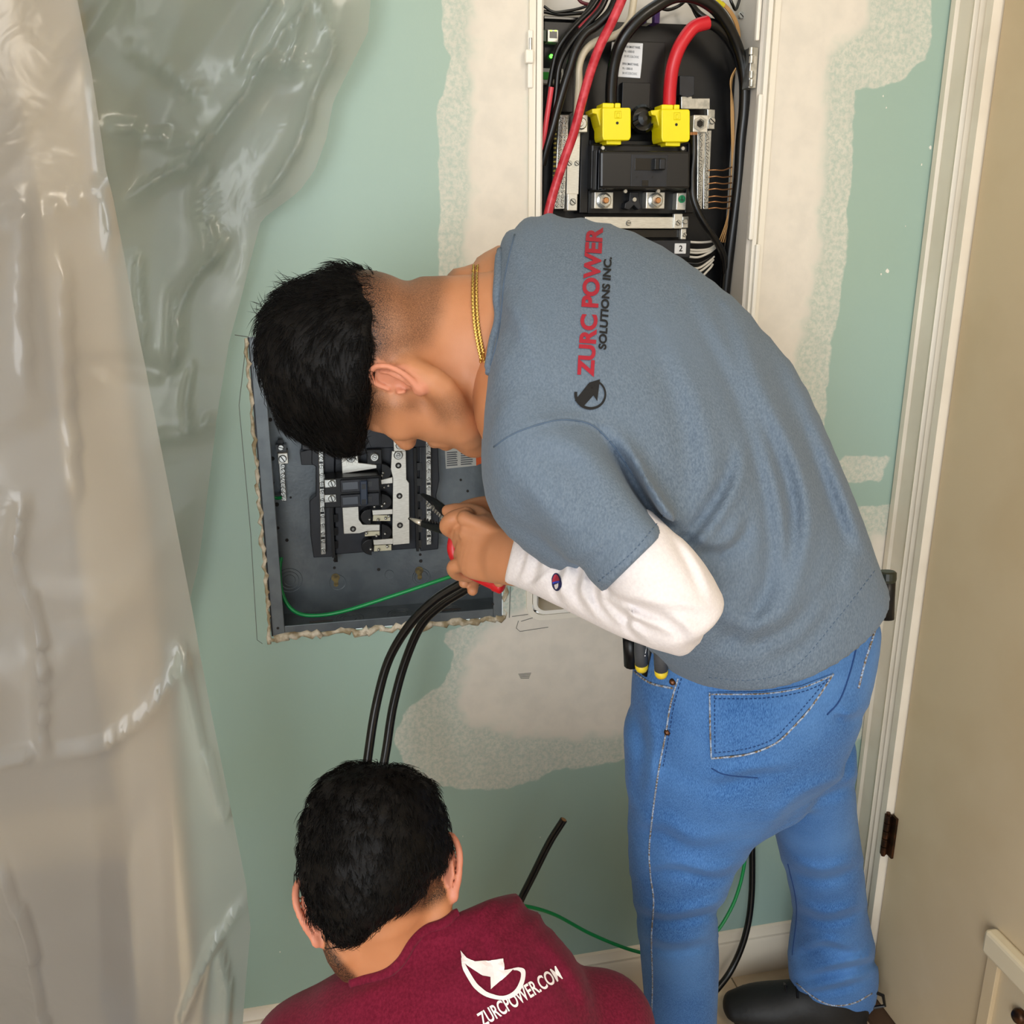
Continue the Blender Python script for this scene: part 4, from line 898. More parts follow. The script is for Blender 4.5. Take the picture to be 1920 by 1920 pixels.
def neckline(cloth, body, line, nrm, rng=45, off=.001):
    """trace where cloth first covers skin along a pixel line"""
    out = []; n = np.array(nrm, float)
    for a, b in spline([(x, y, 0) for x, y in line], 10)[:, :2]:
        for s in np.arange(-rng, rng, 1.5):
            px, py = np.array([a, b]) + n*s; d = Vector(ray(px, py)).normalized(); h1 = cloth.ray_cast(CAMV, d); h2 = body.ray_cast(CAMV, d)
            if h1[0] is not None and (h2[0] is None or h1[3] < h2[3]):
                out.append(np.array(h1[0]) - np.array(d)*off); break
    Q = np.array(out)
    for _ in range(4): Q[1:-1] = (Q[:-2] + 2*Q[1:-1] + Q[2:])/4
    return Q
def decal(name, polys_mesh, fmap, bvh, m, parent, off=.0012):
    """flat mesh (verts 2-D, faces) -> pixels by fmap -> laid onto the surface below"""
    vs_, fs_ = polys_mesh; out = []; ok = []
    for v_ in vs_:
        p = fmap(v_[0], v_[1]); h_ = hit(bvh, p[0], p[1], off); ok.append(h_ is not None); out.append(h_ if h_ is not None else np.zeros(3))
    fs2 = [f_ for f_ in fs_ if all(ok[i] for i in f_)]
    return mk(name, out, fs2, m, parent)
def flat_text(txt, bold=0.0, maxlen=.06):
    cu = bpy.data.curves.new('t', 'FONT'); cu.body = txt; cu.size = 1.0; cu.offset = bold
    t = bpy.data.objects.new('t', cu); COL.objects.link(t); bpy.context.view_layer.update(); dg = bpy.context.evaluated_depsgraph_get()
    me = bpy.data.meshes.new_from_object(t.evaluated_get(dg)); bpy.data.objects.remove(t); bpy.data.curves.remove(cu)
    r = fine(me, maxlen); bpy.data.meshes.remove(me); return r
def fine(me_or_poly, maxlen):
    bm = bmesh.new()
    if isinstance(me_or_poly, list):
        for poly in me_or_poly: bm.faces.new([bm.verts.new((a, b, 0)) for a, b in poly])
    else: bm.from_mesh(me_or_poly)
    bmesh.ops.triangulate(bm, faces=bm.faces[:])
    for _ in range(6):
        e = [x for x in bm.edges if x.calc_length() > maxlen]
        if not e: break
        bmesh.ops.subdivide_edges(bm, edges=e, cuts=1); bmesh.ops.triangulate(bm, faces=[f for f in bm.faces if len(f.verts) > 3])
    bm.verts.index_update(); r = ([(v.co.x, v.co.y) for v in bm.verts], [tuple(v.index for v in f.verts) for f in bm.faces]); bm.free(); return r
def quadmap(p00, p10, p01, x0, x1, y0, y1):
    """text plane -> pixels: p00 start of baseline, p10 end of baseline, p01 top of letters at the start"""
    p00, p10, p01 = map(np.array, (p00, p10, p01))
    return lambda x, y: p00 + (p10-p00)*((x-x0)/(x1-x0)) + (p01-p00)*((y-y0)/(y1-y0))

# ------------------------------------------------------------------ cloth, skin and hair materials
def cloth_mat(name, c1_, c2_, scale, stretch, bump, rough=.95, c3=None, hi=None):
    m = bpy.data.materials.new(name); m.use_nodes = True; nt = m.node_tree; b = nt.nodes['Principled BSDF']; b.inputs['Roughness'].default_value = rough; b.inputs['Specular IOR Level'].default_value = .15
    b.inputs['Sheen Weight'].default_value = .08; b.inputs['Sheen Roughness'].default_value = .5
    tc = N(nt, 'ShaderNodeTexCoord'); mp = N(nt, 'ShaderNodeMapping'); mp.inputs['Scale'].default_value = stretch; mp.inputs['Rotation'].default_value = (.2, .5, .1)
    nt.links.new(tc.outputs['Object'], mp.inputs['Vector'])
    n1 = N(nt, 'ShaderNodeTexNoise'); n1.inputs['Scale'].default_value = scale; n1.inputs['Detail'].default_value = 3; n1.inputs['Roughness'].default_value = .65; nt.links.new(mp.outputs[0], n1.inputs['Vector'])
    n2 = N(nt, 'ShaderNodeTexNoise'); n2.inputs['Scale'].default_value = 7; n2.inputs['Detail'].default_value = 3; nt.links.new(tc.outputs['Object'], n2.inputs['Vector'])
    rp = N(nt, 'ShaderNodeValToRGB'); rp.color_ramp.elements[0].position = .36; rp.color_ramp.elements[1].position = .66; rp.color_ramp.elements[0].color = lin(c1_); rp.color_ramp.elements[1].color = lin(c2_)
    nt.links.new(n1.outputs['Fac'], rp.inputs['Fac']); colr = rp.outputs['Color']
    if c3:
        mx = N(nt, 'ShaderNodeMix', data_type='RGBA'); r2 = N(nt, 'ShaderNodeMapRange'); r2.inputs['From Min'].default_value = .42; r2.inputs['From Max'].default_value = .72; r2.inputs['To Max'].default_value = .55
        nt.links.new(n2.outputs['Fac'], r2.inputs['Value']); nt.links.new(r2.outputs[0], mx.inputs[0]); nt.links.new(colr, mx.inputs[6]); mx.inputs[7].default_value = lin(c3); colr = mx.outputs[2]
    nt.links.new(colr, b.inputs['Base Color'])
    bp = N(nt, 'ShaderNodeBump'); bp.inputs['Strength'].default_value = bump; bp.inputs['Distance'].default_value = .0015; nt.links.new(n1.outputs['Fac'], bp.inputs['Height']); nt.links.new(bp.outputs[0], b.inputs['Normal'])
    return m
M_tee = cloth_mat('heather_blue_jersey', '#5a6879', '#717f8e', 520, (1, 1, .4), .12, c3='#687789')
M_white_tee = cloth_mat('white_jersey', '#d9d2d3', '#e2dcdc', 300, (1, 1, 1), .15)
M_denim = cloth_mat('blue_denim', '#234c86', '#5382bd', 820, (1.6, 1.6, .28), .12, c3='#5c8ac4')
M_maroon = cloth_mat('maroon_jersey', '#5d0d24', '#741831', 320, (1, 1, .6), .2, c3='#6d1a33')
M_thread = mat('denim_thread', '#9fb4d0', .8, c2='#6e5a3c', nscale=300)
M_seam = mat('dark_denim_seam', '#1b3f74', .9)
M_hair = mat('black_hair', '#050404', .55, c2='#0b0807', nscale=160, bump=.3, bscale=400, spec=.16)
M_gold = mat('gold_chain', '#d9b765', .28, .9)
M_shoe = mat('black_shoe', '#101011', .6, bump=.2, bscale=150)
def skin_mat(name, c1_, c2_, hairc):
    m = bpy.data.materials.new(name); m.use_nodes = True; nt = m.node_tree; b = nt.nodes['Principled BSDF']; b.inputs['Roughness'].default_value = .48; b.inputs['Specular IOR Level'].default_value = .4
    b.inputs['Subsurface Weight'].default_value = .12; b.inputs['Subsurface Radius'].default_value = (.01, .004, .002); b.inputs['Subsurface Scale'].default_value = .6
    tc = N(nt, 'ShaderNodeTexCoord'); at = N(nt, 'ShaderNodeAttribute', attribute_name='stubble'); ar = N(nt, 'ShaderNodeAttribute', attribute_name='flush')
    n1 = N(nt, 'ShaderNodeTexNoise'); n1.inputs['Scale'].default_value = 30; n1.inputs['Detail'].default_value = 4; nt.links.new(tc.outputs['Object'], n1.inputs['Vector'])
    n2 = N(nt, 'ShaderNodeTexNoise'); n2.inputs['Scale'].default_value = 900; n2.inputs['Detail'].default_value = 2; nt.links.new(tc.outputs['Object'], n2.inputs['Vector'])
    mx = N(nt, 'ShaderNodeMix', data_type='RGBA'); nt.links.new(n1.outputs['Fac'], mx.inputs[0]); mx.inputs[6].default_value = lin(c1_); mx.inputs[7].default_value = lin(c2_)
    m2 = N(nt, 'ShaderNodeMix', data_type='RGBA'); nt.links.new(ar.outputs['Fac'], m2.inputs[0]); nt.links.new(mx.outputs[2], m2.inputs[6]); m2.inputs[7].default_value = lin('#d98a78')
    r2 = N(nt, 'ShaderNodeMapRange'); nt.links.new(n2.outputs['Fac'], r2.inputs['Value']); r2.inputs['From Min'].default_value = .3; r2.inputs['From Max'].default_value = .7; r2.inputs['To Min'].default_value = .55; r2.inputs['To Max'].default_value = 1.25
    mu = N(nt, 'ShaderNodeMath', operation='MULTIPLY', use_clamp=True); nt.links.new(at.outputs['Fac'], mu.inputs[0]); nt.links.new(r2.outputs[0], mu.inputs[1])
    m3 = N(nt, 'ShaderNodeMix', data_type='RGBA'); nt.links.new(mu.outputs[0], m3.inputs[0]); nt.links.new(m2.outputs[2], m3.inputs[6]); m3.inputs[7].default_value = lin(hairc)
    nt.links.new(m3.outputs[2], b.inputs['Base Color'])
    bp = N(nt, 'ShaderNodeBump'); bp.inputs['Strength'].default_value = .12; bp.inputs['Distance'].default_value = .001; nt.links.new(n2.outputs['Fac'], bp.inputs['Height']); nt.links.new(bp.outputs[0], b.inputs['Normal'])
    return m
M_skin = skin_mat('tan_skin', '#b4774f', '#c48a66', '#150e0c')
M_skin2 = skin_mat('tan_skin_warm', '#b2734b', '#c0835c', '#140e0c')
M_nail = mat('fingernail', '#dcae98', .3)
M_eye = mat('dark_eye', '#1a120e', .2)
def strands(mb, smp, n, length, flow, r, rnd, lift=.25, jit=.35):
    """short tapered hair locks rooted on given (point, normal) pairs, three-sided, built in one go"""
    g = np.random.RandomState(rnd.randrange(10**6)); idx = g.randint(0, len(smp), n)
    p = np.array([smp[i][0] for i in idx]); nn = np.array([smp[i][1] for i in idx]); p = p + g.normal(0, .0015, p.shape)
    nz = lambda a: a/(np.linalg.norm(a, axis=1)[:, None]+1e-9)
    fl = np.array(flow(p)); fl = np.broadcast_to(fl, p.shape); fl = nz(fl - nn*(fl*nn).sum(1)[:, None]); side = np.cross(fl, nn)
    d = nz(fl + side*g.uniform(-jit, jit, (n, 1)) + nn*lift*g.uniform(.3, 1.2, (n, 1))); L = length*g.uniform(.5, 1.5, (n, 1)); sd = nz(np.cross(d, nn)); up = np.cross(sd, d)
    C = [p - nn*.002, p + d*L*.4 + nn*.001, p + d*L*.75 - nn*L*.02, p + d*L - nn*L*.10]; R = [r, r*.85, r*.5, r*.06]; V = []
    for c, q in zip(C, R):
        for k in range(3): V.append(c + q*(math.cos(2.0944*k)*sd + math.sin(2.0944*k)*up))
    V = np.stack(V, 1).reshape(-1, 3); f = [(a*3+k, a*3+(k+1) % 3, a*3+3+(k+1) % 3, a*3+3+k) for a in range(3) for k in range(3)]
    F = (np.array(f)[None] + (np.arange(n)*12)[:, None, None]).reshape(-1, 4); mb.append((V, F))
def join_hair(hv, hf, batches):
    V, F, n = [hv], [hf], len(hv)
    for v, f in batches: V.append(v); F.append(f+n); n += len(v)
    return np.concatenate(V), np.concatenate(F)
def surf_samples(v, f, n, rnd, cond=None):
    out = []
    while len(out) < n:
        q = f[rnd.randrange(len(f))]; a, b, c, d = v[q[0]], v[q[1]], v[q[2]], v[q[3]]; p = (a+b+c+d)/4
        nn = np.cross(c-a, d-b); L = np.linalg.norm(nn)
        if L < 1e-12: continue
        if cond is None or cond(p): out.append((p, nn/L))
    return out
def head_items(O, l, f, u, s=1.0, brow=True):
    """skull, face, jaw and nose in a head frame: l to the person's left, f forward, u up"""
    R = np.array([l, f, u]); L = lambda a, b, c: O + s*(a*l+b*f+c*u)
    it = [ell(L(0,.002,.045), R, s*np.array([.077,.089,.093])), ell(L(0,.040,-.005), R, s*np.array([.063,.052,.088])), ell(L(0,.046,-.062), R, s*np.array([.049,.046,.048]))]
    for k in (-1, 1):
        it.append(capsule([L(.060*k,-.006,-.02), L(.056*k,.006,-.058), L(.035*k,.055,-.092), L(0,.078,-.103)], s*np.array([.016,.017,.017,.019])))
        it.append(capsule([L(.045*k,.066,-.018), L(.058*k,.035,-.012)], s*np.array([.018,.016])))
    fine_ = [capsule([L(0,.084,.016), L(0,.096,-.008), L(0,.103,-.022)], s*np.array([.009,.010,.0125]))]
    for k in (-1, 1):
        fine_.append(capsule([L(.010*k,.092,-.026), L(.014*k,.088,-.027)], s*np.array([.0085,.007])))
        fine_.append(capsule([L(.012*k,.088,.030), L(.044*k,.076,.030)], s*np.array([.011,.009])))
    for k in (-1, 1): fine_.append(ell(L(.033*k,.074,.010), R, s*np.array([.0165,.0145,.012])))
    fine_.append(capsule([L(-.022,.086,-.060), L(0,.095,-.056), L(.022,.086,-.060)], s*np.array([.005,.0075,.005])))
    fine_.append(capsule([L(-.019,.085,-.070), L(0,.094,-.071), L(.019,.085,-.070)], s*np.array([.005,.0085,.005])))
    holes = [ell(L(.033*k,.098,.010), R, s*np.array([.017,.016,.011])) for k in (-1, 1)]
    return it, fine_, holes
def ear_items(O, l, f, u, k, s=1.0, out=.35, up=0.0, fo=-.006):
    """one ear: k=+1 the person's left; helix rim, antihelix, tragus, lobe, concha plate"""
    b0 = O + .0715*k*l + fo*f + up*u; ln = unit(k*l); bk = unit(-f*math.cos(out) + ln*math.sin(out)); nm = unit(ln*math.cos(out) + f*math.sin(out))
    E_ = lambda b, z, n_=0.0: b0 + s*(b*bk + z*u + n_*nm)
    rim = [E_(-.004,.008,.002), E_(.000,.024,.004), E_(.012,.033,.006), E_(.025,.028,.007), E_(.031,.014,.007), E_(.028,-.002,.006), E_(.020,-.017,.005), E_(.010,-.027,.004)]
    it = [capsule(rim, s*np.array([.0030,.0036,.0038,.0040,.0040,.0038,.0042,.0052]), 4)]
    it.append(capsule([E_(.018,.022,.003), E_(.021,.010,.004), E_(.018,-.004,.004), E_(.012,-.014,.003)], s*np.array([.0025,.0035,.0038,.0035])))
    it.append(ell(E_(.008,-.029,.003), np.array([bk, u, nm]), s*np.array([.0095,.0095,.0055])))
    it.append(capsule([E_(-.002,-.004,.003), E_(.0,-.010,.004)], s*np.array([.0045,.004])))
    it.append(ell(E_(.013,.004,-.003), np.array([bk, u, nm]), s*np.array([.017,.028,.0035])))
    return it, ell(E_(.007,-.003,.004), np.array([bk, u, nm]), s*np.array([.0075,.009,.0065]))
# ================================================================== STANDING PERSON, BENT OVER THE BOX
def imgdir(r, d, f): return unit(RT*r - UP*d + FW*f)      # right, down, away
# ---- T-shirt chains
TORSO = chain([st(930,490,905,800,1.115,.074,38), st(995,385,920,860,1.125,.100,38), st(1098,364,1005,970,1.13,.120,36), st(1225,436,1090,1070,1.135,.126,32), st(1370,578,1165,1150,1.15,.132,28),
               st(1472,775,1225,1212,1.18,.138,25), st(1562,945,1262,1262,1.22,.144,24), st(1625,1070,1285,1310,1.27,.150,24), st(1672,1165,1310,1370,1.31,.154,24)], 2.25, 4)
SLEEVE = chain([st(1042,779,928,891,1.005,.062), st(1091,800,949,940,.985,.062), st(1160,870,1025,1010,.968,.060), st(1262,983,1131,1112,.952,.060), st(1330,1052,1200,1182,.945,.060)], 2.0, 3)
RSH = P(1050,590,1.25); REL = P(1130,880,1.40); RWR = P(1010,975,1.33)
RSLEEVE = capsule([RSH, RSH*.4+REL*.6, RSH*.1+REL*.9], [.075,.068,.064])
hemA, hemB, hemC, hemI = P(1668,1056,1.27), P(1478,1276,1.118), P(1268,1262,1.20), P(1100,700,1.13)
TEE_FOLDS = [([(1363,594),(1414,735),(1478,871),(1500,978),(1478,1085),(1440,1180)], .0075, 20), ([(1300,560),(1380,720),(1430,860),(1455,980),(1452,1080),(1420,1160),(1360,1220)], .006, 17),
    ([(1388,829),(1372,900),(1340,960),(1300,1010),(1270,1040)], .007, 15), ([(1145,816),(1179,863),(1205,910),(1240,962),(1275,990)], .010, 15), ([(1440,620),(1500,760),(1560,900),(1590,1020),(1575,1120)], .006, 20),
    ([(1290,1010),(1340,1030),(1380,1010),(1400,960)], .006, 13), ([(1520,820),(1580,960),(1625,1060)], .005, 16), ([(1240,640),(1290,760),(1310,860),(1300,940)], .0045, 26), ([(1340,1160),(1400,1190),(1470,1170),(1530,1110)], .006, 22),
    ([(1420,1240),(1500,1200),(1560,1130)], .004, 18), ([(930,560),(960,600),(985,660)], .003, 22), ([(1000,830),(1080,860),(1120,930)], .003, 24), ([(1060,1060),(1110,1040),(1160,990)], .003, 16), ([(960,900),(1010,960),(1060,1010)], .003, 20),
    ([(925,838),(1000,800),(1060,787),(1120,800),(1160,850),(1190,893)], .0028, 6), ([(1112,1098),(1180,1040),(1246,970)], .0016, 5)]
TEE_FOLDS = [(a_, b_*(1.1 if i_ in (4, 6) else 1.95), c_*1.2) for i_, (a_, b_, c_) in enumerate(TEE_FOLDS[:-2])] + TEE_FOLDS[-2:]
def f_tee(Q):
    t = ev(Q, TORSO); t = smax(t, plane(Q, hemA, hemB, hemC, hemI), .006)
    s = ev(Q, SLEEVE); s = smax(s, plane(Q, P(1264,981,.95), P(1129,1113,.95), P(1264,981,1.1), P(1000,850,1.0)), .004)
    d = smin(t, s, .022); d = smin(d, ev(Q, RSLEEVE), .03)
    d = smax(d, plane(Q, P(936,462,1.1), P(898,860,1.1), P(936,462,1.4), P(1200,700,1.1)), .04)
    nr = np.abs(d) < .03
    if nr.any(): d[nr] += fold_field(Q[nr], TEE_FOLDS)
    return d
lo, hi = bounds([TORSO, SLEEVE, RSLEEVE], .02)
tv, tf = nets(f_tee, lo, hi, .0055)
# ---- head frame
turn, tilt = math.radians(27), math.radians(15)
HO = P(757,668,1.085)
hu = imgdir(-math.cos(tilt), -math.sin(tilt), 0.0)
hf0 = imgdir(-math.sin(tilt), math.cos(tilt), 0.0)
hf = unit(hf0*math.cos(turn) + FW*math.sin(turn)); hl = unit(-FW*math.cos(turn) + hf0*math.sin(turn))
base, fine_, holes = head_items(HO, hl, hf, hu, 1.0)
NECK = chain([st(748,530,840,735,1.105,.060), st(845,519,892,752,1.11,.062), st(925,500,932,790,1.115,.066), st(1000,515,960,800,1.13,.06)], 2.0, 3)
earL, conL = ear_items(HO, hl, hf, hu, 1, .90, .22, -.010, .012); earR, conR = ear_items(HO, hl, hf, hu, -1, .90, .22, -.010, .012)
def f_head(Q):
    d = union(Q, base, .016); d = smin(d, union(Q, fine_, .006), .008)
    for h_ in holes: d = smax(d, -ev(Q, h_), .008)
    d = smin(d, ev(Q, NECK), .022)
    for e_, c_ in ((earL, conL), (earR, conR)):
        u_ = union(Q, e_, .0022); d = smax(smin(d, u_, .004), -ev(Q, c_), .002)
    return d
# ---- hands
def hand_items(spec, rad):
    return [capsule([P(*q) for q in pts], r, 4) for pts, r in zip(spec, rad)]
LW = (948,1046,1.160)
lh_f = [[(874,966,1.195),(848,974,1.195),(838,988,1.205),(850,1000,1.222)], [(868,995,1.195),(862,1014,1.222),(868,1026,1.250),(882,1030,1.268)], [(870,1025,1.198),(864,1042,1.226),(870,1052,1.250),(884,1056,1.265)],
        [(884,1056,1.203),(852,1062,1.212),(856,1076,1.232),(880,1082,1.250)], [(930,1002,1.185),(895,966,1.215),(860,958,1.232),(840,958,1.236)]]
lh_r = [[.0112,.0106,.0100,.0084], [.0112,.0102,.0092,.0080], [.0106,.0098,.0088,.0078], [.0100,.0094,.0084,.0072], [.0150,.0125,.0105,.0085]]
PALM = chain([st(972,1000,958,1092,1.150,.0205), st(930,985,925,1094,1.172,.0195), st(890,962,893,1086,1.190,.0180), st(874,968,880,1062,1.198,.0130)], 2.3, 4)
LFIN = hand_items(lh_f, lh_r); LARM = capsule([P(*LW), P(1090,1088,1.075), P(1265,1140,.975)], [.027,.034,.034])
KNUCK = [capsule([P(935,1000+20*k,1.160+.003*k), P(872+3*k,972+27*k,1.181+.005*k)], [.003,.0105]) for k in range(4)]
def f_lhand(Q):
    d = ev(Q, PALM); d = smin(d, ev(Q, LARM), .012)
    for k_ in KNUCK: d = smin(d, ev(Q, k_), .005)
    for i_, f_ in enumerate(LFIN): d = smin(d, ev(Q, f_), .0035 if i_ < 4 else .008)
    return d
rh_f = [[(905,1010,1.300),(880,1050,1.300),(872,1074,1.285),(870,1093,1.272)], [(920,1010,1.305),(898,1055,1.300),(890,1084,1.285),(886,1107,1.272)], [(950,1010,1.300),(944,1045,1.262),(938,1070,1.222),(936,1090,1.204)], [(930,1012,1.31),(915,1050,1.302),(908,1072,1.29),(906,1086,1.28)],
        [(950,955,1.292),(915,948,1.280),(880,952,1.268),(856,962,1.262)]]
rh_r = [[.0100,.0086,.0078,.0072], [.0100,.0088,.0080,.0074], [.0100,.0090,.0082,.0078], [.0095,.0085,.0078,.007], [.0150,.0135,.0115,.0095]]
RPALM = chain([st(1010,935,1010,1010,1.315,.024), st(965,930,960,1010,1.305,.022), st(925,945,925,1018,1.302,.017)], 2.2, 4)
RFIN = hand_items(rh_f, rh_r); RARM = capsule([P(985,965,1.312), RWR*.6+REL*.4, REL], [.029,.036,.042])
RKN = [ell(P(945,945,1.285), np.array([RT, -UP, FW]), (.022,.017,.016))]
def f_rhand(Q):
    d = smin(ev(Q, RPALM), ev(Q, RARM), .012); d = smin(d, union(Q, RKN, .01), .014)
    for f_ in RFIN: d = smin(d, ev(Q, f_), .0022)
    return d
# ---- legs
PELV = [st(1625,1010,1290,1140,1.265,.085,24), st(1645,1075,1235,1200,1.28,.115,24), st(1652,1135,1205,1235,1.29,.124,24), st(1625,1225,1192,1320,1.325,.138,24), st(1580,1335,1186,1420,1.375,.134,22), st(1530,1425,1190,1490,1.41,.11,20)]
PELVIS = chain(PELV, 2.2, 4)
LEGL = chain([st(1490,1360,1182,1440,1.36,.115), st(1435,1470,1180,1525,1.40,.102), st(1378,1595,1178,1610,1.455,.090), st(1345,1690,1190,1700,1.52,.080), st(1346,1790,1202,1800,1.60,.076), st(1342,1920,1210,1920,1.695,.074), st(1345,1985,1200,1990,1.745,.078)], 2.0, 4)
LEGR = chain([st(1588,1360,1410,1420,1.455,.105), st(1594,1480,1440,1520,1.545,.092), st(1612,1600,1468,1612,1.655,.086), st(1622,1700,1490,1712,1.755,.080), st(1640,1788,1480,1800,1.838,.078), st(1641,1850,1486,1845,1.885,.076), st(1620,1935,1506,1920,1.92,.066)], 2.0, 4)
JEAN_FOLDS = [([(1190,1640),(1260,1625),(1340,1640),(1390,1620)], .004, 12), ([(1185,1700),(1250,1720),(1330,1705),(1365,1690)], .005, 12), ([(1200,1760),(1260,1775),(1340,1760)], .003, 12), ([(1560,1330),(1590,1345),(1620,1330)], .004, 10),
    ([(1440,1560),(1500,1500),(1570,1470),(1610,1460)], .004, 16), ([(1470,1620),(1540,1640),(1610,1620)], .004, 14), ([(1490,1700),(1550,1720),(1620,1700)], .004, 12), ([(1500,1830),(1560,1815),(1630,1800),(1640,1780)], .006, 10), ([(1490,1790),(1540,1770),(1600,1780)], .004, 10),
    ([(1500,1860),(1560,1850),(1620,1835)], .005, 9), ([(1200,1300),(1215,1400),(1205,1500)], .003, 16), ([(1330,1470),(1400,1450),(1480,1440)], .003, 14), ([(1180,1560),(1240,1550),(1300,1580),(1380,1570)], .003, 16), ([(1545,1200),(1600,1190),(1650,1150)], .004, 10)]
JEAN_FOLDS = [(a_, b_*2.2, c_) for a_, b_, c_ in JEAN_FOLDS]
def f_jean(Q):
    d = ev(Q, PELVIS); d = smin(d, ev(Q, LEGL), .03); lr = smax(ev(Q, LEGR), plane(Q, P(1488,1852,1.90), P(1565,1902,1.835), P(1645,1862,1.90), P(1550,1700,1.76)), .004); d = smin(d, lr, .02)
    fl = (Q[:, 2] - .022)*-1.0; d = smax(d, fl, .003)
    nr = np.abs(d) < .03
    if nr.any(): d[nr] += fold_field(Q[nr], JEAN_FOLDS)
    return d
lo, hi = bounds([PELVIS, LEGL, LEGR], .02); jv, jf = nets(f_jean, lo, hi, .0065)
# ---- inner body under the clothes
def shrink(ch, s):
    c = dict(ch); c['ru'] = ch['ru']*s; c['rv'] = ch['rv']*s; return c
ITOR = {k_: (v_[:22] if isinstance(v_, np.ndarray) else v_) for k_, v_ in TORSO.items()}
inner = [shrink(ITOR, .74), capsule([P(1000,850,1.02), P(1200,1040,.955), P(1265,1138,.965)], [.05,.036,.034]), capsule([RSH, REL], [.05,.045]), shrink(PELVIS, .8), shrink(LEGL, .72), shrink(LEGR, .72)]
ilo, ihi = bounds(inner, .02)
bv, bf = sdf_mesh([(f_head, *bounds(base+[NECK], .045), .0030), (f_lhand, *bounds([PALM]+LFIN+[LARM], .012), .0021), (f_rhand, *bounds([RPALM]+RFIN+[RARM], .012), .0021), (lambda Q: union(Q, inner, .03), ilo, ihi, .014)])
man = mkfast('person', bv, bf, M_skin); tag(man, 'person in a blue-grey T-shirt and jeans bending over the breaker box with pliers', 'person')
qx, qy, qz = topx(bv)
def sm(a, lo_, hi_): t = np.clip((a-lo_)/(hi_-lo_), 0, 1); return t*t*(3-2*t)
FADE = [(560,420),(720,440),(800,460),(850,490),(838,585),(812,650),(770,672),(722,688),(716,720),(735,745),(790,752),(790,775),(745,775),(705,800),(690,830),(640,830)]
BEARD = [(770,750),(835,738),(880,735),(888,770),(870,795),(820,800),(800,770)]
fd = sm(sd_poly(qx, qy, FADE), -22, 42)*sm(845-qx, 0, 190)*1.05
fd = np.maximum(fd, sm(sd_poly(qx, qy, FADE), -14, 30)*.58)
fd = np.maximum(fd, sm(sd_poly(qx, qy, BEARD), -14, 24)*.42)
fd = fd*(qx < 905)
earm = np.minimum(union(bv, earL, .002), union(bv, earR, .002)); fl = np.clip(1-np.maximum(earm, 0)/.004, 0, 1)
setattr_(man, 'stubble', np.where(fl > .2, 0, fd)); setattr_(man, 'flush', fl*.45)
for k_ in (-1, 1):
    e_ = MB(); c_ = HO + .033*k_*hl + .068*hf + .010*hu
    e_.lathe(c_, hf, [(.004,-.011),(.011,-.005),(.0125,.0),(.011,.006),(.006,.0105),(.001,.0122)], 16); e_.build('eye', mat('eye_white','#d8d2cb',.25), man, smooth=True)
# ---- hair
HAIR = chain([st(508,620,508,690,1.085,.040), st(526,565,518,742,1.085,.060), st(562,526,550,788,1.085,.078), st(612,508,604,824,1.085,.086), st(662,500,650,834,1.085,.0885), st(710,503,692,815,1.085,.0865), st(760,510,730,780,1.085,.079)], 2.0, 4, .35)
FRINGE = capsule([P(575,780,1.085), P(625,812,1.08), P(672,826,1.08)], [.022,.020,.012]); FR2 = capsule([P(560,770,1.12), P(620,812,1.13), P(675,822,1.14)], [.025,.022,.014])
def f_hair(Q):
    d = smin(ev(Q, HAIR), ev(Q, FRINGE), .02); d = smin(d, ev(Q, FR2), .02)
    d = smax(d, plane(Q, P(716,500,1.0), P(676,860,1.0), P(716,500,1.3), P(560,650,1.08)), .016)
    x = Q @ RT; y = Q @ UP; z = Q @ FW
    return d + .0010*np.sin(x*130+y*50)*np.sin(y*160+z*70)
hv, hfc = nets(f_hair, *bounds([HAIR, FRINGE, FR2], .015), .0032)
rnd = random.Random(4); hb = []
smp = surf_samples(hv, hfc, 2500, rnd)
def flow1(p):
    x, y, _ = topx(p); t = np.clip((y-540)/300, 0, 1)[:, None]
    return RT*(-.55+1.1*t) - UP*(.35+.9*t) + FW*.25
strands(hb, smp, 7000, .020, flow1, .00042, rnd, .16, .35)
tip = [s for s in smp if topx(s[0][None])[0][0] < 570 and topx(s[0][None])[1][0] < 620]
if tip: strands(hb, tip, 120, .022, lambda p: imgdir(-.8, -.6, 0), .0004, rnd, .7, .5)
fr = [s for s in smp if topx(s[0][None])[1][0] > 790]
if fr: strands(hb, fr, 300, .014, lambda p: imgdir(.4, .9, 0), .0004, rnd, .25, .4)
edg = [s for s in smp if 650 < topx(s[0][None])[0][0] < 720]
if edg: strands(hb, edg, 2200, .014, lambda p: imgdir(1, .05, 0), .00032, rnd, .06, .4)
hair = mkfast('hair', *join_hair(hv, hfc, hb), M_hair, man); tag(hair, 'black hair, longer on top with faded sides')
# eyebrow
eb = MB()
hbv = BVHTree.FromPolygons([Vector(q) for q in bv], [tuple(q) for q in bf])
for k_ in range(60):
    t_ = rnd.random(); c_ = HO + (.018+.032*t_)*hl + .12*hf + (.031+.006*math.sin(t_*3)+rnd.uniform(-.003,.003))*hu
    h_ = hbv.ray_cast(Vector(c_), Vector(-hf))
    if h_[0] is None: continue
    p = np.array(h_[0]); d_ = unit(hl*.9+hu*.25); eb.tube([p-d_*.004, p+hf*.0015, p+d_*.005+hf*.0006], [.0005,.0006,.0002], 4)
eb.build('eyebrow', M_hair, man)
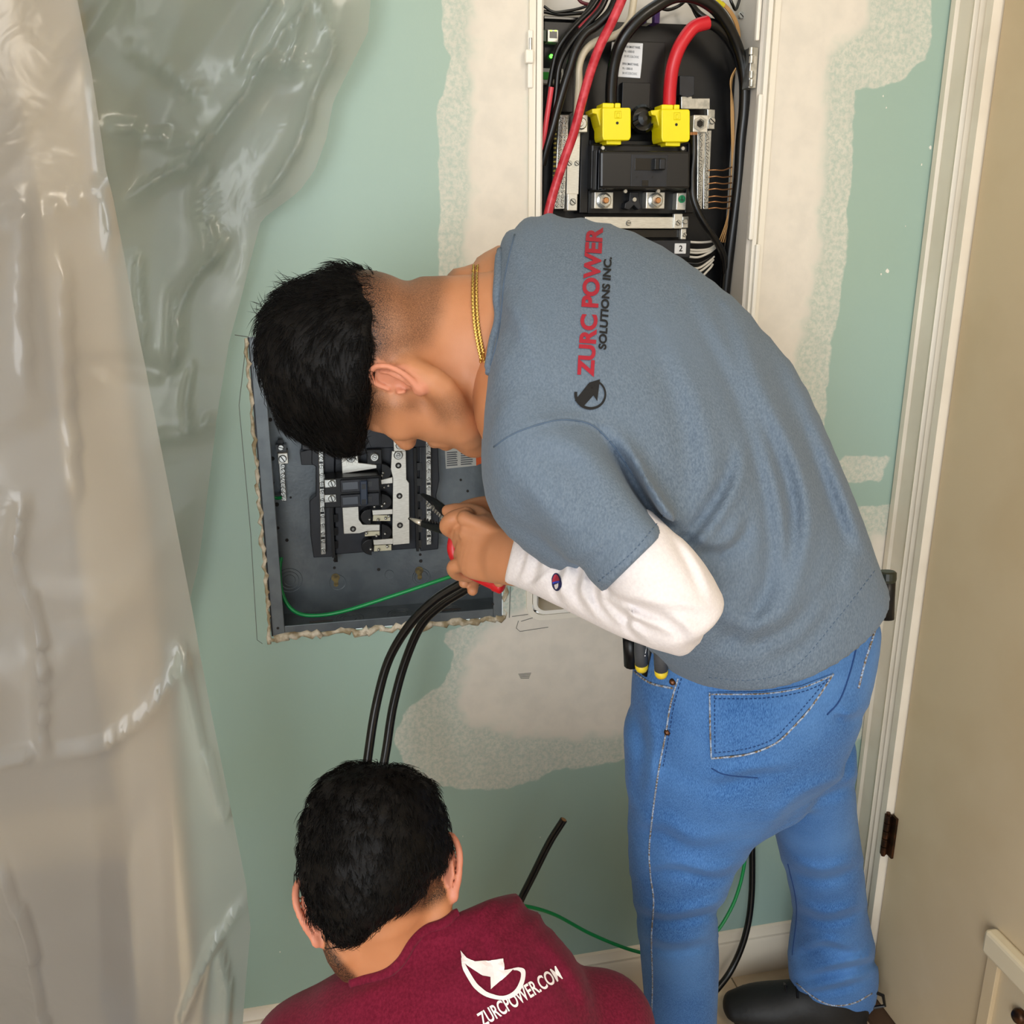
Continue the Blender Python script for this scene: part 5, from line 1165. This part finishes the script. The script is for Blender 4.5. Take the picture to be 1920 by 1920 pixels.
# ---- garments
tee = mkfast('t_shirt', tv, tf, M_tee, man); tag(tee, 'heathered blue-grey T-shirt with a company print across the shoulders')
tb = bvh_of(tee)
jeans = mkfast('jeans', jv, jf, M_denim, man); tag(jeans, 'faded blue jeans'); jb = bvh_of(jeans)
UPARM = chain([st(1228,965,1112,1078,.956,.046), st(1254,990,1138,1098,.955,.0535), st(1312,1050,1196,1160,.958,.0525), st(1340,1096,1222,1200,.965,.0500)], 2.0, 3)
FOREARM = chain([st(1322,1090,1250,1222,.970,.048), st(1250,1072,1212,1212,.985,.046), st(1199,1055,1156,1190,1.01,.044), st(1097,1022,1058,1142,1.075,.040), st(1017,1004,984,1106,1.125,.034), st(969,988,944,1092,1.152,.034), st(930,976,905,1080,1.17,.034)], 2.0, 4)
SL_FOLDS = [([(1005,1000),(1020,1030),(1010,1070),(1000,1100)], .004, 9), ([(1040,1015),(1060,1050),(1045,1100),(1060,1130)], .005, 9), ([(1075,1040),(1090,1070),(1085,1110),(1110,1150)], .005, 9), ([(1105,1060),(1120,1100),(1125,1130),(1160,1170)], .005, 8),
    ([(1125,1115),(1160,1145),(1200,1165),(1260,1190)], .004, 9), ([(1150,1130),(1180,1150),(1180,1175),(1210,1200)], .004, 8), ([(1030,1060),(1010,1085),(985,1095)], .003, 8), ([(1262,1000),(1300,1060),(1325,1120)], .003, 12), ([(1190,1130),(1260,1160),(1300,1200)], .004, 14), ([(993,1005),(985,1050),(968,1098)], .0022, 5), ([(1135,1120),(1200,1130),(1270,1140),(1330,1150)], .003, 14)]
SL_FOLDS = [(a_, b_*1.5, c_) for a_, b_, c_ in SL_FOLDS]
def f_sl(Q):
    d = smin(ev(Q, UPARM), ev(Q, FOREARM), .016)
    d = smax(d, plane(Q, P(971,984,1.15), P(943,1098,1.15), P(973,984,1.3), P(1200,1100,1.0)), .003)
    nr = np.abs(d) < .02
    if nr.any(): d[nr] += fold_field(Q[nr], SL_FOLDS)
    return d
sv, sf = nets(f_sl, *bounds([UPARM, FOREARM], .015), .0036)
sl = mkfast('undershirt_sleeve', sv, sf, M_white_tee, man); tag(sl, 'white long sleeve worn under the T-shirt'); sb = bvh_of(sl)
# sleeve emblem: dark oval ring, red and blue halves, white hook
cE = np.array([1044,1091]); aE = math.radians(8)
def om(rx, ry): return lambda x, y: cE + np.array([x*rx*math.cos(aE)-y*ry*math.sin(aE)*-1, x*rx*math.sin(aE)*-1+y*ry*math.cos(aE)])
disc = [[(math.cos(t), math.sin(t)) for t in np.linspace(0, 2*math.pi, 28, endpoint=False)]]
decal('sleeve_emblem', fine(disc, .4), om(9.5,17), sb, mat('emblem_navy','#181a4a',.8), sl, .0008)
top = [[(math.cos(t), math.sin(t)) for t in np.linspace(math.pi*1.02, math.pi*1.98, 16)]]
decal('sleeve_emblem_red', fine(top, .4), om(7.5,14.5), sb, mat('emblem_red','#9c1f38',.8), sl, .0013)
decal('sleeve_emblem_white', fine([[(-.5,.35),(.15,.3),(.55,.2),(.5,.5),(.3,.75),(.2,.45),(-.2,.55),(-.1,.9),(-.35,.85)]], .3), om(8,15), sb, M_white_tee, sl, .0013)
decal('sleeve_emblem_blue', fine([[(-.9,-.05),(.9,-.05),(.9,.18),(-.9,.18)]], .4), om(7.5,14.5), sb, mat('emblem_blue','#2a3bb0',.8), sl, .0014)
# collar, sleeve seams and hems
M_teeseam = mat('tee_seam', '#52647a', .95)
drape('shoulder_seam', [(926,838),(960,815),(1010,796),(1060,787),(1110,797),(1150,835),(1188,892)], tb, .0009, M_teeseam, tee, .0002)
drape('sleeve_hem_stitch', [(1122,1090),(1185,1036),(1248,962)], tb, .0006, M_teeseam, tee, .0002, 5, True)
drape('hem_stitch', [(1640,1070),(1570,1160),(1490,1250),(1410,1275),(1330,1270)], tb, .0006, M_teeseam, tee, .0002, 5, True)
drape('collar_seam', [(965,440),(955,480),(945,530),(940,590),(930,650),(915,700)], tb, .0010, M_teeseam, tee, .0003)
cq = neckline(tb, hbv, [(932,470),(922,520),(914,580),(908,640),(905,700)], (1, 0)); mb = MB(); mb.tube(cq, [.0045]*2+[.0060]*(len(cq)-4)+[.0045]*2, 10); mb.build('collar', M_tee, tee, smooth=True)
# print on the back: company name running up across the shoulders
M_red = mat('print_red', '#9c1b2e', .85); M_pblk = mat('print_black_cloth', '#121214', .85)
def put_text(txt, p00, p10, p01, m, name, bold, parent, bv_, off=.0012):
    vs_, fs_ = flat_text(txt, bold, .09); x_ = [a for a, _ in vs_]; y_ = [b for _, b in vs_]
    fm = quadmap(p00, p10, p01, min(x_), max(x_), min(y_), max(y_)); fs_ = sorted(fs_, key=lambda f_: min(vs_[i][0] for i in f_)); words = [[]]; xm = -1e9
    for f_ in fs_:
        a_ = min(vs_[i][0] for i in f_)
        if words[-1] and a_-xm > .14: words.append([])
        words[-1].append(f_); xm = max(xm, max(vs_[i][0] for i in f_))
    for w_ in words:
        ids = sorted({i for f_ in w_ for i in f_}); mp_ = {i: k for k, i in enumerate(ids)}
        decal(name, ([vs_[i] for i in ids], [tuple(mp_[i] for i in f_) for f_ in w_]), fm, bv_, m, parent, off)
put_text('ZURC POWER', (1113,708), (1131,428), (1081,706), M_red, 'printed_name', .04, tee, tb)
put_text('SOLUTIONS INC.', (1136,657), (1147,484), (1121,655), M_pblk, 'printed_name', .035, tee, tb)
ring_out = [(1106+30*math.cos(t), 740+29*math.sin(t)) for t in np.linspace(-1.05, 3.3, 30)]; ring_in = [(1107+25.5*math.cos(t), 739.5+24.5*math.sin(t)) for t in np.linspace(-1.05, 3.3, 30)]
strip = [[ring_out[i], ring_out[i+1], ring_in[i+1], ring_in[i]] for i in range(29)]
decal('printed_logo', fine(strip, 5), lambda x, y: np.array([x, y]), tb, M_pblk, tee, .0012)
decal('printed_logo', fine([[(1104,718),(1107,733),(1124,712),(1119,753),(1112,742),(1093,763),(1077,752)]], 5), lambda x, y: np.array([x, y]), tb, M_pblk, tee, .0013)
# denim details
def jline(name, pts, r, m, off=.0006, dashed=False): return drape(name, pts, jb, r, m, jeans, off, 6 if not dashed else 4, dashed)
pocket = [(1331,1297),(1332,1360),(1334,1418),(1400,1410),(1450,1392),(1480,1365),(1520,1320),(1560,1262),(1500,1285),(1430,1296),(1331,1297)]
decal('back_pocket', fine([pocket[:-1]], 18), lambda x, y: np.array([x, y]), jb, M_denim, jeans, .0022)
jline('pocket_stitching', [(1331,1297),(1332,1360),(1334,1418)], .0011, M_thread, .0026); jline('pocket_stitching', [(1334,1420),(1400,1412),(1450,1393),(1482,1365),(1520,1322),(1560,1262)], .0013, M_thread, .0026)
jline('pocket_stitching', [(1334,1300),(1430,1299),(1500,1288),(1560,1264)], .0011, M_thread, .0026); jline('pocket_stitching', [(1340,1308),(1430,1307),(1500,1296),(1550,1276)], .0006, M_seam, .003, True)
jline('pocket_stitching', [(1340,1303),(1341,1410)], .0006, M_seam, .003, True); jline('pocket_stitching', [(1340,1409),(1400,1401),(1446,1384),(1474,1358),(1512,1315),(1548,1272)], .0006, M_seam, .003, True)
jline('pocket_stitching', [(1334,1440),(1360,1452),(1420,1458)], .0009, M_seam, .0006)
jline('side_seam', [(1272,1272),(1258,1320),(1248,1380),(1236,1440),(1225,1520),(1218,1590),(1220,1640),(1226,1690),(1222,1760),(1224,1840),(1222,1919)], .0013, M_thread, .0006)
jline('side_seam', [(1278,1272),(1264,1322),(1254,1382),(1243,1440)], .0007, M_seam, .0008, True)
jline('front_pocket_edge', [(1186,1256),(1220,1280),(1262,1290)], .0016, M_thread, .0008); jline('yoke_seam', [(1510,1252),(1560,1225),(1610,1180),(1640,1120)], .0014, M_seam, .0010); jline('yoke_seam', [(1516,1260),(1566,1232),(1616,1186)], .0008, M_thread, .0010, True)
jline('seat_seam', [(1612,1180),(1596,1250),(1575,1310),(1550,1340)], .0010, M_seam, .0008); jline('waistband_edge', [(1600,1150),(1640,1110),(1666,1085)], .0013, M_seam, .0012)
jline('belt_loop', [(1630,1110),(1618,1180)], .0040, M_denim, .0015)
jline('right_pocket_edge', [(1640,1180),(1622,1235),(1608,1290)], .0015, M_thread, .0012); jline('leg_hem', [(1494,1843),(1525,1868),(1560,1884),(1600,1880),(1634,1862)], .0016, M_thread, .0010)
jline('inseam', [(1478,1620),(1494,1700),(1486,1790)], .0009, M_seam, .0008)
for a_, b_ in ((1262,1278),(1252,1372)):
    h_ = hit(jb, a_, b_, .001)
    if h_ is not None: mb = MB(); mb.lathe(h_, unit(CAM-h_), [(.0045,-.002),(.0045,.001),(.002,.0022)], 12); mb.build('rivet', M_bronze, jeans, smooth=True)
# necklace: two fine gold chains round the neck
nb = MB(); hbv2 = hbv; pts_a = [(889,499),(887,530),(887,570),(890,610),(896,645),(904,680)]
for dx_, sc in ((0, 1.0), (7, .8)):
    q = spline([(a_+dx_, b_, 0) for a_, b_ in pts_a], 12)
    for i_ in range(0, len(q)-1):
        h1 = hit(hbv2, q[i_][0], q[i_][1], .0016); h2 = hit(hbv2, q[i_+1][0], q[i_+1][1], .0016)
        if h1 is None or h2 is None or np.linalg.norm(h2-h1) > .03: continue
        s_ = np.cross(unit(h2-h1), unit(CAM-h1))*.0016*(1 if i_ % 2 else -1)
        nb.tube([h1+s_, (h1+h2)/2-s_, h2+s_], .0013*sc, 5)
if nb.v: tag(nb.build('necklace', M_gold, man, smooth=True), 'two fine gold neck chains')
# nails on the fingertips that show
for f_ in (rh_f[0], rh_f[1], rh_f[2]):
    pass
# ---- shoes
def shoe(name, heel, toe, lab):
    h_, t_ = np.array(heel), np.array(toe); d = unit(t_-h_); s_ = np.cross([0,0,1.], d); z_ = np.array([0,0,1.]); L = np.linalg.norm(t_-h_)
    S = [dict(c=h_+z_*.045, U=s_, V=z_, ru=.036, rv=.045), dict(c=h_+d*L*.3+z_*.052, U=s_, V=z_, ru=.038, rv=.052), dict(c=h_+d*L*.62+z_*.042, U=s_, V=z_, ru=.048, rv=.042), dict(c=h_+d*L*.86+z_*.036, U=s_, V=z_, ru=.045, rv=.035), dict(c=h_+d*L*1.04+z_*.027, U=s_, V=z_, ru=.036, rv=.025)]
    up_ = chain(S, 2.0, 4, .9); an = capsule([h_+d*.05+z_*.06, h_+d*.03+z_*.13], [.048,.046])
    def fs(Q): return smax(smin(ev(Q, up_), ev(Q, an), .03), .016-Q[:, 2], .004)
    v_, f_ = nets(fs, *bounds([up_, an], .02), .005); o = mkfast(name, v_, f_, M_shoe, man); tag(o, lab)
    so = MB(); pr = []
    for t in np.linspace(0, 2*math.pi, 40, endpoint=False):
        c_ = h_+d*L*.45; a_ = math.cos(t); b_ = math.sin(t); wd = .045+.008*a_ - (.006 if a_ < -.5 else 0); pr.append(c_ + d*a_*L*.60 + s_*np.sign(b_)*abs(b_)**.7*wd)
    n = len(pr); so.add([(q[0], q[1], .0008) for q in pr]+[(q[0], q[1], .020) for q in pr], [tuple(range(n))[::-1], tuple(range(n, 2*n))]+[(i, (i+1) % n, (i+1) % n+n, i+n) for i in range(n)])
    so.build('sole', mat('shoe_sole','#1d1a18',.7), o)
    la = MB()
    for k in range(3):
        c_ = h_+d*(L*(.42+.09*k))+z_*(.108-.010*k); la.tube([c_-s_*.026-z_*.012, c_+z_*.002, c_+s_*.026-z_*.012], .0028, 6)
    la.build('lace', M_blk, o)
    lp = MB(); b_ = h_-d*.036+z_*.075; lp.tube([b_+z_*.02, b_-d*.02+z_*.012, b_-d*.026-z_*.012, b_-d*.004-z_*.02], .0035, 6); lp.build('heel_loop', M_blk, o)
    return o
ha, to = fp(1595,1905,.03), fp(1385,1886,.03); ha[2] = to[2] = 0
shoe('shoe', ha, to, 'black sneaker with a heel loop')
la_ = P(1272,1985,1.742); hl2 = np.array([la_[0]+.03, la_[1]-.02, 0]); shoe('shoe', hl2, hl2+np.array([-.20,.13,0]), 'black sneaker below the front leg')

# ---- pliers held in the hand
pl = empty('pliers', tuple(P(850,985,1.24))); tag(pl, 'black pliers with red handles gripped in front of the breaker box', 'pliers')
M_jaw = mat('black_jaw', '#15161a', .4, .4); M_rh = mat('red_grip', '#c4121f', .35)
def blade(name, pts, wv, m, teeth=0, white=False):
    S = []; nrm = unit(FW)
    for (x_, y_, d_), (a_, b_) in zip(pts, wv):
        S.append(dict(c=P(x_, y_, d_), U=np.array([0,0,1.]), V=nrm, ru=a_, rv=b_))
    ch = chain(S, 3.0, 3); v_, f_ = nets(lambda Q: ev(Q, ch), *bounds([ch], .006), .0013); o = mkfast(name, v_, f_, m, pl); return o
blade('upper_jaw', [(792,927,1.345),(815,942,1.315),(842,966,1.275),(858,985,1.25)], [(.0020,.003),(.0055,.005),(.0068,.006),(.0075,.006)], M_jaw)
blade('lower_jaw', [(768,972,1.345),(800,984,1.315),(838,993,1.275),(858,988,1.25)], [(.0020,.003),(.0052,.005),(.0068,.006),(.0075,.006)], M_jaw)
mb = MB(); mb.tube([P(768,972,1.338), P(780,976.5,1.326), P(789,980,1.318)], [.0008,.0034,.0042], 8); mb.build('jaw_tip', mat('bare_steel_tip','#d6cdbd',.3,.5), pl, smooth=True)
for k_ in range(9):
    t_ = k_/8; a_ = np.array(P(806+32*t_,938+30*t_,1.322-.045*t_)); mb = MB(); mb.lathe(a_+imgdir(-.6,.75,-.3)*.006, imgdir(-.5,.8,-.2), [(.0022,-.002),(.0012,.0025)], 4); mb.build('tooth', M_zinc, pl)
    b_ = np.array(P(796+42*t_,979+14*t_,1.316-.04*t_)); mb = MB(); mb.lathe(b_+imgdir(.1,-.7,-.5)*.0055, imgdir(.2,-.8,-.3), [(.0018,-.002),(.001,.002)], 4); mb.build('tooth', M_jaw, pl)
mb = MB(); mb.tube(spline([P(814,948,1.31), P(832,960,1.29), P(846,975,1.268), P(852,985,1.258)], 6), .0028, 8); mb.build('spring_strip', M_zinc, pl, smooth=True)
mb = MB(); mb.lathe(P(856,987,1.245), -FW, [(.008,-.006),(.008,.004),(.004,.006)], 16); mb.build('pivot', M_zinc, pl)
mb = MB(); mb.tube(spline([P(858,985,1.25), P(852,1010,1.240), P(851,1035,1.238), P(868,1064,1.240), P(900,1082,1.230), P(925,1094,1.222), P(944,1102,1.216)], 6), [.006]*1+[.0085]*30+[.0098]*5+[.006], 12); mb.build('handle', M_rh, pl, smooth=True)
mb = MB(); mb.tube(spline([P(858,988,1.25), P(856,1012,1.258), P(858,1040,1.262), P(872,1062,1.262), P(892,1075,1.260)], 6), .007, 12); mb.build('handle', M_rh, pl, smooth=True)

# ---- tools in the pockets
tl = empty('pocket_pliers', tuple(P(1225,1250,1.16))); tag(tl, 'grey handled pliers with yellow tips standing in the front jeans pocket', 'pliers')
M_grip = mat('grey_grip', '#45474b', .5); M_tip = mat('yellow_grip_tip', '#e2c52a', .45)
def drop(px, py, off): h_ = hit(jb, px, py, off); return h_ if h_ is not None else P(px, py, 1.2)
b1, b2 = drop(1211,1262,.006), drop(1246,1272,.006); upv = unit(P(1208,1180,1.14)-P(1211,1262,1.17))
for b_, n_ in ((b1, 'a'), (b2, 'b')):
    mb = MB(); mb.tube([b_+upv*.016, b_+upv*.035, b_+upv*.06, b_+upv*.09], [.0088,.0092,.0082,.0078], 14); mb.build('handle', M_grip, tl, smooth=True)
    mb = MB(); mb.tube([b_+upv*.006, b_+upv*.010, b_+upv*.0165], [.0070,.0086,.0090], 14); mb.build('handle_tip', M_tip, tl, smooth=True)
mb = MB(); mb.tube([b1+RT*.010+FW*.008, b1+RT*.012+upv*.05+FW*.008], .010, 10); mb.build('tool_body', M_blk, tl, smooth=True)
bs_ = drop(1190,1252,.004); mb = MB(); mb.tube([bs_+upv*.005, bs_+upv*.05], .011, 12); tag(mb.build('tool_sheath', M_blk, None, smooth=True), 'black tool sheath at the edge of the front jeans pocket', 'tool')
tt = text_mesh('KLEIN', 'grip_text', tuple(b1+upv*.040-FW*.0098-RT*.002), .012, M_label, tl, bold=.02)
e1 = upv; e3 = unit(-FW); e2 = unit(np.cross(e3, e1)); tt.matrix_world = Matrix.Translation(Vector(b1+upv*.030-FW*.0100+RT*.004)) @ Matrix((e1, np.cross(e3, e1), e3)).transposed().to_4x4() @ Matrix.Diagonal((.010,.012,.01,1))
tt.matrix_parent_inverse = pw(tl).inverted(); tt.matrix_basis = Matrix.Translation(Vector(b1+upv*.030-FW*.0100+RT*.004)) @ Matrix((e1, np.cross(e3, e1), e3)).transposed().to_4x4() @ Matrix.Diagonal((.010,.012,.01,1))
fl_ = empty('flashlight', tuple(P(1662,1100,1.33))); tag(fl_, 'black flashlight sticking up out of the back jeans pocket', 'flashlight')
mb = MB(); a_, b_ = P(1661,1160,1.345), P(1663,1086,1.335); mb.tube([a_, a_*.5+b_*.5, b_], [.0115,.0115,.0120], 16); mb.build('barrel', M_blk, fl_, smooth=True)
mb = MB(); c_ = unit(b_-a_); mb.lathe(b_, c_, [(.0120,-.004),(.0130,0),(.0130,.010),(.0105,.012)], 18); mb.build('end_cap', mat('dark_olive_cap','#22261a',.4), fl_, smooth=False)
# ================================================================== CROUCHING PERSON
p_, y_ = math.radians(18), math.radians(14)
ui = imgdir(-.22, -.975, 0.0); u2 = unit(ui*math.cos(p_) + FW*math.sin(p_)); f2 = unit(FW - u2*(FW @ u2)); l2 = unit(np.cross(u2, f2))
f2, l2 = unit(f2*math.cos(y_) + l2*math.sin(y_)), unit(l2*math.cos(y_) - f2*math.sin(y_))
HO2 = P(716,1664,1.075)
base2, fine2, holes2 = head_items(HO2, l2, f2, u2, 1.0)
NECK2 = chain([st(640,1700,800,1672,1.085,.060), st(655,1770,820,1722,1.105,.062), st(690,1830,880,1770,1.125,.066), st(720,1880,920,1840,1.13,.07)], 2.0, 3)
e2L, c2L = ear_items(HO2, l2, f2, u2, 1, 1.06, .60, -.006, -.002); e2R, c2R = ear_items(HO2, l2, f2, u2, -1, 1.05, .45, .006, -.002)
def f_head2(Q):
    d = union(Q, base2, .016); d = smin(d, union(Q, fine2, .006), .008)
    for h_ in holes2: d = smax(d, -ev(Q, h_), .008)
    d = smin(d, ev(Q, NECK2), .024)
    for e_, c_ in ((e2L, c2L), (e2R, c2R)): d = smax(smin(d, union(Q, e_, .0022), .004), -ev(Q, c_), .002)
    return d
T2 = chain([st(668,1796,866,1722,1.118,.078), st(600,1846,1005,1756,1.115,.085), st(556,1906,1085,1830,1.105,.105), st(535,1990,1130,1928,1.095,.118), st(520,2150,1170,2100,1.085,.125), st(560,2330,1120,2310,1.09,.128), st(580,2470,1100,2460,1.11,.130)], 2.3, 4)
SH2 = {1: P(575,1985,1.10), -1: P(1125,1930,1.14)}
fwd = np.array([-.12,.95,0.]); fwd = unit(fwd)
EL2 = {k: SH2[k] - fwd*.02 + np.array([-.03*k, 0, -.27]) for k in SH2}; WR2 = {k: EL2[k] + fwd*.15 + np.array([.10*k, 0, -.10]) for k in SH2}
SLV2 = [capsule([SH2[k], SH2[k]*.5+EL2[k]*.5, SH2[k]*.15+EL2[k]*.85], [.068,.062,.060]) for k in SH2]
T2_FOLDS = [([(905,1735),(925,1790),(940,1850)], .006, 12), ([(880,1740),(870,1790),(840,1830)], .005, 16), ([(720,1790),(800,1770),(870,1760)], .004, 14), ([(760,1830),(690,1850),(620,1880)], .004, 18), ([(1000,1760),(1060,1830),(1100,1900)], .004, 18), ([(800,1880),(860,1870),(900,1890)], .003, 20), ([(660,1830),(700,1800),(760,1780)], .003, 12)]
def f_t2(Q):
    d = ev(Q, T2)
    for s_ in SLV2: d = smin(d, ev(Q, s_), .03)
    d = smax(d, plane(Q, P(640,1812,1.1), P(868,1708,1.1), P(756,1752,1.0), P(850,1950,1.1)), .010)
    nr = np.abs(d) < .03
    if nr.any(): d[nr] += fold_field(Q[nr], T2_FOLDS)
    return d
v2, fc2 = nets(f_t2, *bounds([T2]+SLV2, .02), .0065)
# forearms, hands, inner body
def fist(W, d, n, k):
    s_ = np.cross(d, n); it = [ell(W+d*.05, np.array([d, s_, n]), (.050,.040,.017))]
    for i_ in range(4):
        o_ = (i_-1.5)*.020; L = (.95, 1.05, 1.0, .82)[i_]; a_ = W+d*.085+s_*o_
        it.append(capsule([a_, a_+d*.034*L-n*.006, a_+d*.050*L-n*.026, a_+d*.040*L-n*.046], [.0098,.0092,.0085,.0075]))
    it.append(capsule([W+d*.03-s_*.030*k, W+d*.06-s_*.050*k-n*.012, W+d*.085-s_*.046*k-n*.030], [.014,.011,.0085])); return it
ARM2 = {k: [capsule([SH2[k], EL2[k], WR2[k]], [.046,.042,.029])]+fist(WR2[k], fwd, np.array([0,0,1.]), k) for k in SH2}
C2 = P(845,2400,1.10); hipz = max(C2[2], .30)
kn = {1: np.array([C2[0]-.20, C2[1]+.26, .085]), -1: np.array([C2[0]+.15, C2[1]+.28, .085])}; ft = {k: np.array([C2[0]-.15*k, C2[1]-.16, .07]) for k in kn}
hp = {k: np.array([C2[0]-.09*k, C2[1], hipz-.02]) for k in kn}
inner2 = [shrink({k_: (v_[7:] if isinstance(v_, np.ndarray) else v_) for k_, v_ in T2.items()}, .74)] + [capsule([hp[k], kn[k], ft[k]], [.07,.05,.04]) for k in kn]
b2v, b2f = sdf_mesh([(f_head2, *bounds(base2+[NECK2], .05), .0030)] + [((lambda kk: (lambda Q: union(Q, ARM2[kk], .010)))(k), *bounds(ARM2[k], .012), .0040) for k in ARM2] + [(lambda Q: union(Q, inner2, .03), *bounds(inner2, .02), .016)])
man2 = mkfast('person', b2v, b2f, M_skin2); tag(man2, 'person in a maroon printed T-shirt crouching with back turned, head bowed', 'person')
qx, qy, qz = topx(b2v)
bd = np.maximum(sm(sd_poly(qx, qy, [(585,1760),(612,1762),(640,1800),(672,1835),(640,1850),(600,1830)]), -8, 8)*.95, sm(sd_poly(qx, qy, [(600,1680),(660,1700),(720,1725),(800,1705),(850,1675),(850,1500),(600,1500)]), -14, 12)*.9)
em = np.minimum(union(b2v, e2L, .002), union(b2v, e2R, .002)); fl2 = np.clip(1-np.maximum(em, 0)/.004, 0, 1)
setattr_(man2, 'stubble', np.where(fl2 > .15, 0, bd)); setattr_(man2, 'flush', fl2*.55)
for k_ in (-1, 1):
    e_ = MB(); c_ = HO2 + .033*k_*l2 + .068*f2 + .010*u2; e_.lathe(c_, f2, [(.004,-.011),(.011,-.005),(.0125,.0),(.011,.006),(.006,.0105),(.001,.0122)], 16); e_.build('eye', MATS['eye_white'], man2, smooth=True)
H2 = chain([st(632,1462,782,1450,1.095,.070), st(598,1490,812,1476,1.09,.088), st(575,1540,832,1525,1.08,.099), st(566,1595,842,1582,1.075,.102), st(572,1635,845,1628,1.07,.098), st(606,1655,842,1648,1.07,.088), st(655,1670,805,1660,1.07,.074)], 2.1, 4, .3)
def f_hair2(Q):
    x = Q @ RT; y = Q @ UP; z = Q @ FW; d = ev(Q, H2)
    d = smax(d, -(ev(Q, base2[1])+.004), .01)
    return d + .0013*np.sin(x*120+y*60)*np.sin(y*150+z*70)
h2v, h2f = nets(f_hair2, *bounds([H2], .015), .0034)
rnd = random.Random(9); hb = []; smp2 = surf_samples(h2v, h2f, 2200, rnd, lambda p: (p-HO2) @ f2 < .06)
wh = P(722,1440,1.08)
def flow2(p):
    d = p-wh; return d/np.linalg.norm(d, axis=1)[:, None] - u2*.8
strands(hb, smp2, 8000, .016, flow2, .00045, rnd, .22, .6)
low = [s_ for s_ in smp2 if topx(s_[0][None])[1][0] > 1660]
if low: strands(hb, low, 1200, .009, lambda p: -u2, .0004, rnd, .15, .6)
tag(mkfast('hair', *join_hair(h2v, h2f, hb), M_hair, man2), 'short thick black hair')
tee2 = mkfast('t_shirt', v2, fc2, M_maroon, man2); tag(tee2, 'maroon T-shirt with a white emblem and web address on the back'); t2b = bvh_of(tee2)
b2b = BVHTree.FromPolygons([Vector(q) for q in b2v], [tuple(q) for q in b2f])
cq = neckline(t2b, b2b, [(648,1822),(690,1800),(740,1766),(790,1738),(830,1722),(858,1712)], unit((.42,.9)), 50); mb = MB(); mb.tube(cq, .0060, 10); mb.build('collar', M_maroon, tee2, smooth=True)
M_pw = mat('print_white', '#efe4e4', .8)
c5 = lambda x, y: np.array([500+x/2.743, 1380+y/2.743])
blob = [(1000,1105),(1030,1142),(1070,1160),(1140,1156),(1216,1146),(1221,1206),(1272,1196),(1230,1235),(1190,1270),(1152,1304),(1150,1240),(1110,1234),(1068,1206),(1030,1180),(1008,1160)]
oc = [(1002,1140),(1010,1200),(1050,1275),(1080,1310),(1130,1342),(1215,1358),(1285,1332),(1322,1270),(1328,1208),(1300,1192),(1265,1196)]
ic = [(1018,1165),(1032,1195),(1072,1262),(1100,1292),(1142,1322),(1215,1337),(1272,1310),(1300,1262),(1306,1222),(1290,1208),(1268,1206)]
q1, q2 = spline([(a_, b_, 0) for a_, b_ in oc], 4)[:, :2], spline([(a_, b_, 0) for a_, b_ in ic], 4)[:, :2]
decal('printed_logo', fine([[tuple(a_) for a_ in blob]], 18), c5, t2b, M_pw, tee2, .0013)
decal('printed_logo', fine([[tuple(q1[i]), tuple(q1[i+1]), tuple(q2[i+1]), tuple(q2[i])] for i in range(len(q1)-1)], 18), c5, t2b, M_pw, tee2, .0012)
put_text('ZURCPOWER.COM', (906.5,1926), (1055,1835), (892.5,1902), M_pw, 'printed_web_address', .02, tee2, t2b)
LEG2 = [capsule([hp[k], hp[k]*.5+kn[k]*.5+np.array([0,0,.02]), kn[k], kn[k]*.4+ft[k]*.6, ft[k]], [.105,.095,.078,.070,.060]) for k in kn] + [ell((C2[0], C2[1], hipz), np.eye(3), (.17,.13,.12))]
def f_l2(Q): return smax(union(Q, LEG2, .03), .004-Q[:, 2], .004)
lv, lf = nets(f_l2, *bounds(LEG2, .02), .010); tag(mkfast('jeans', lv, lf, M_denim, man2), 'blue jeans of the crouching person')
for k in ft:
    S = [dict(c=ft[k]*np.array([1,1,0])+np.array([0,.05-.11*i_,(.05,.045,.04)[i_]]), U=np.array([1.,0,0]), V=np.array([0,0,1.]), ru=.042, rv=(.05,.045,.036)[i_]) for i_ in range(3)]
    ch = chain(S, 2.3, 3); v_, f_ = nets(lambda Q: smax(ev(Q, ch), .001-Q[:, 2], .003), *bounds([ch], .02), .007); mkfast('shoe', v_, f_, M_shoe, man2)
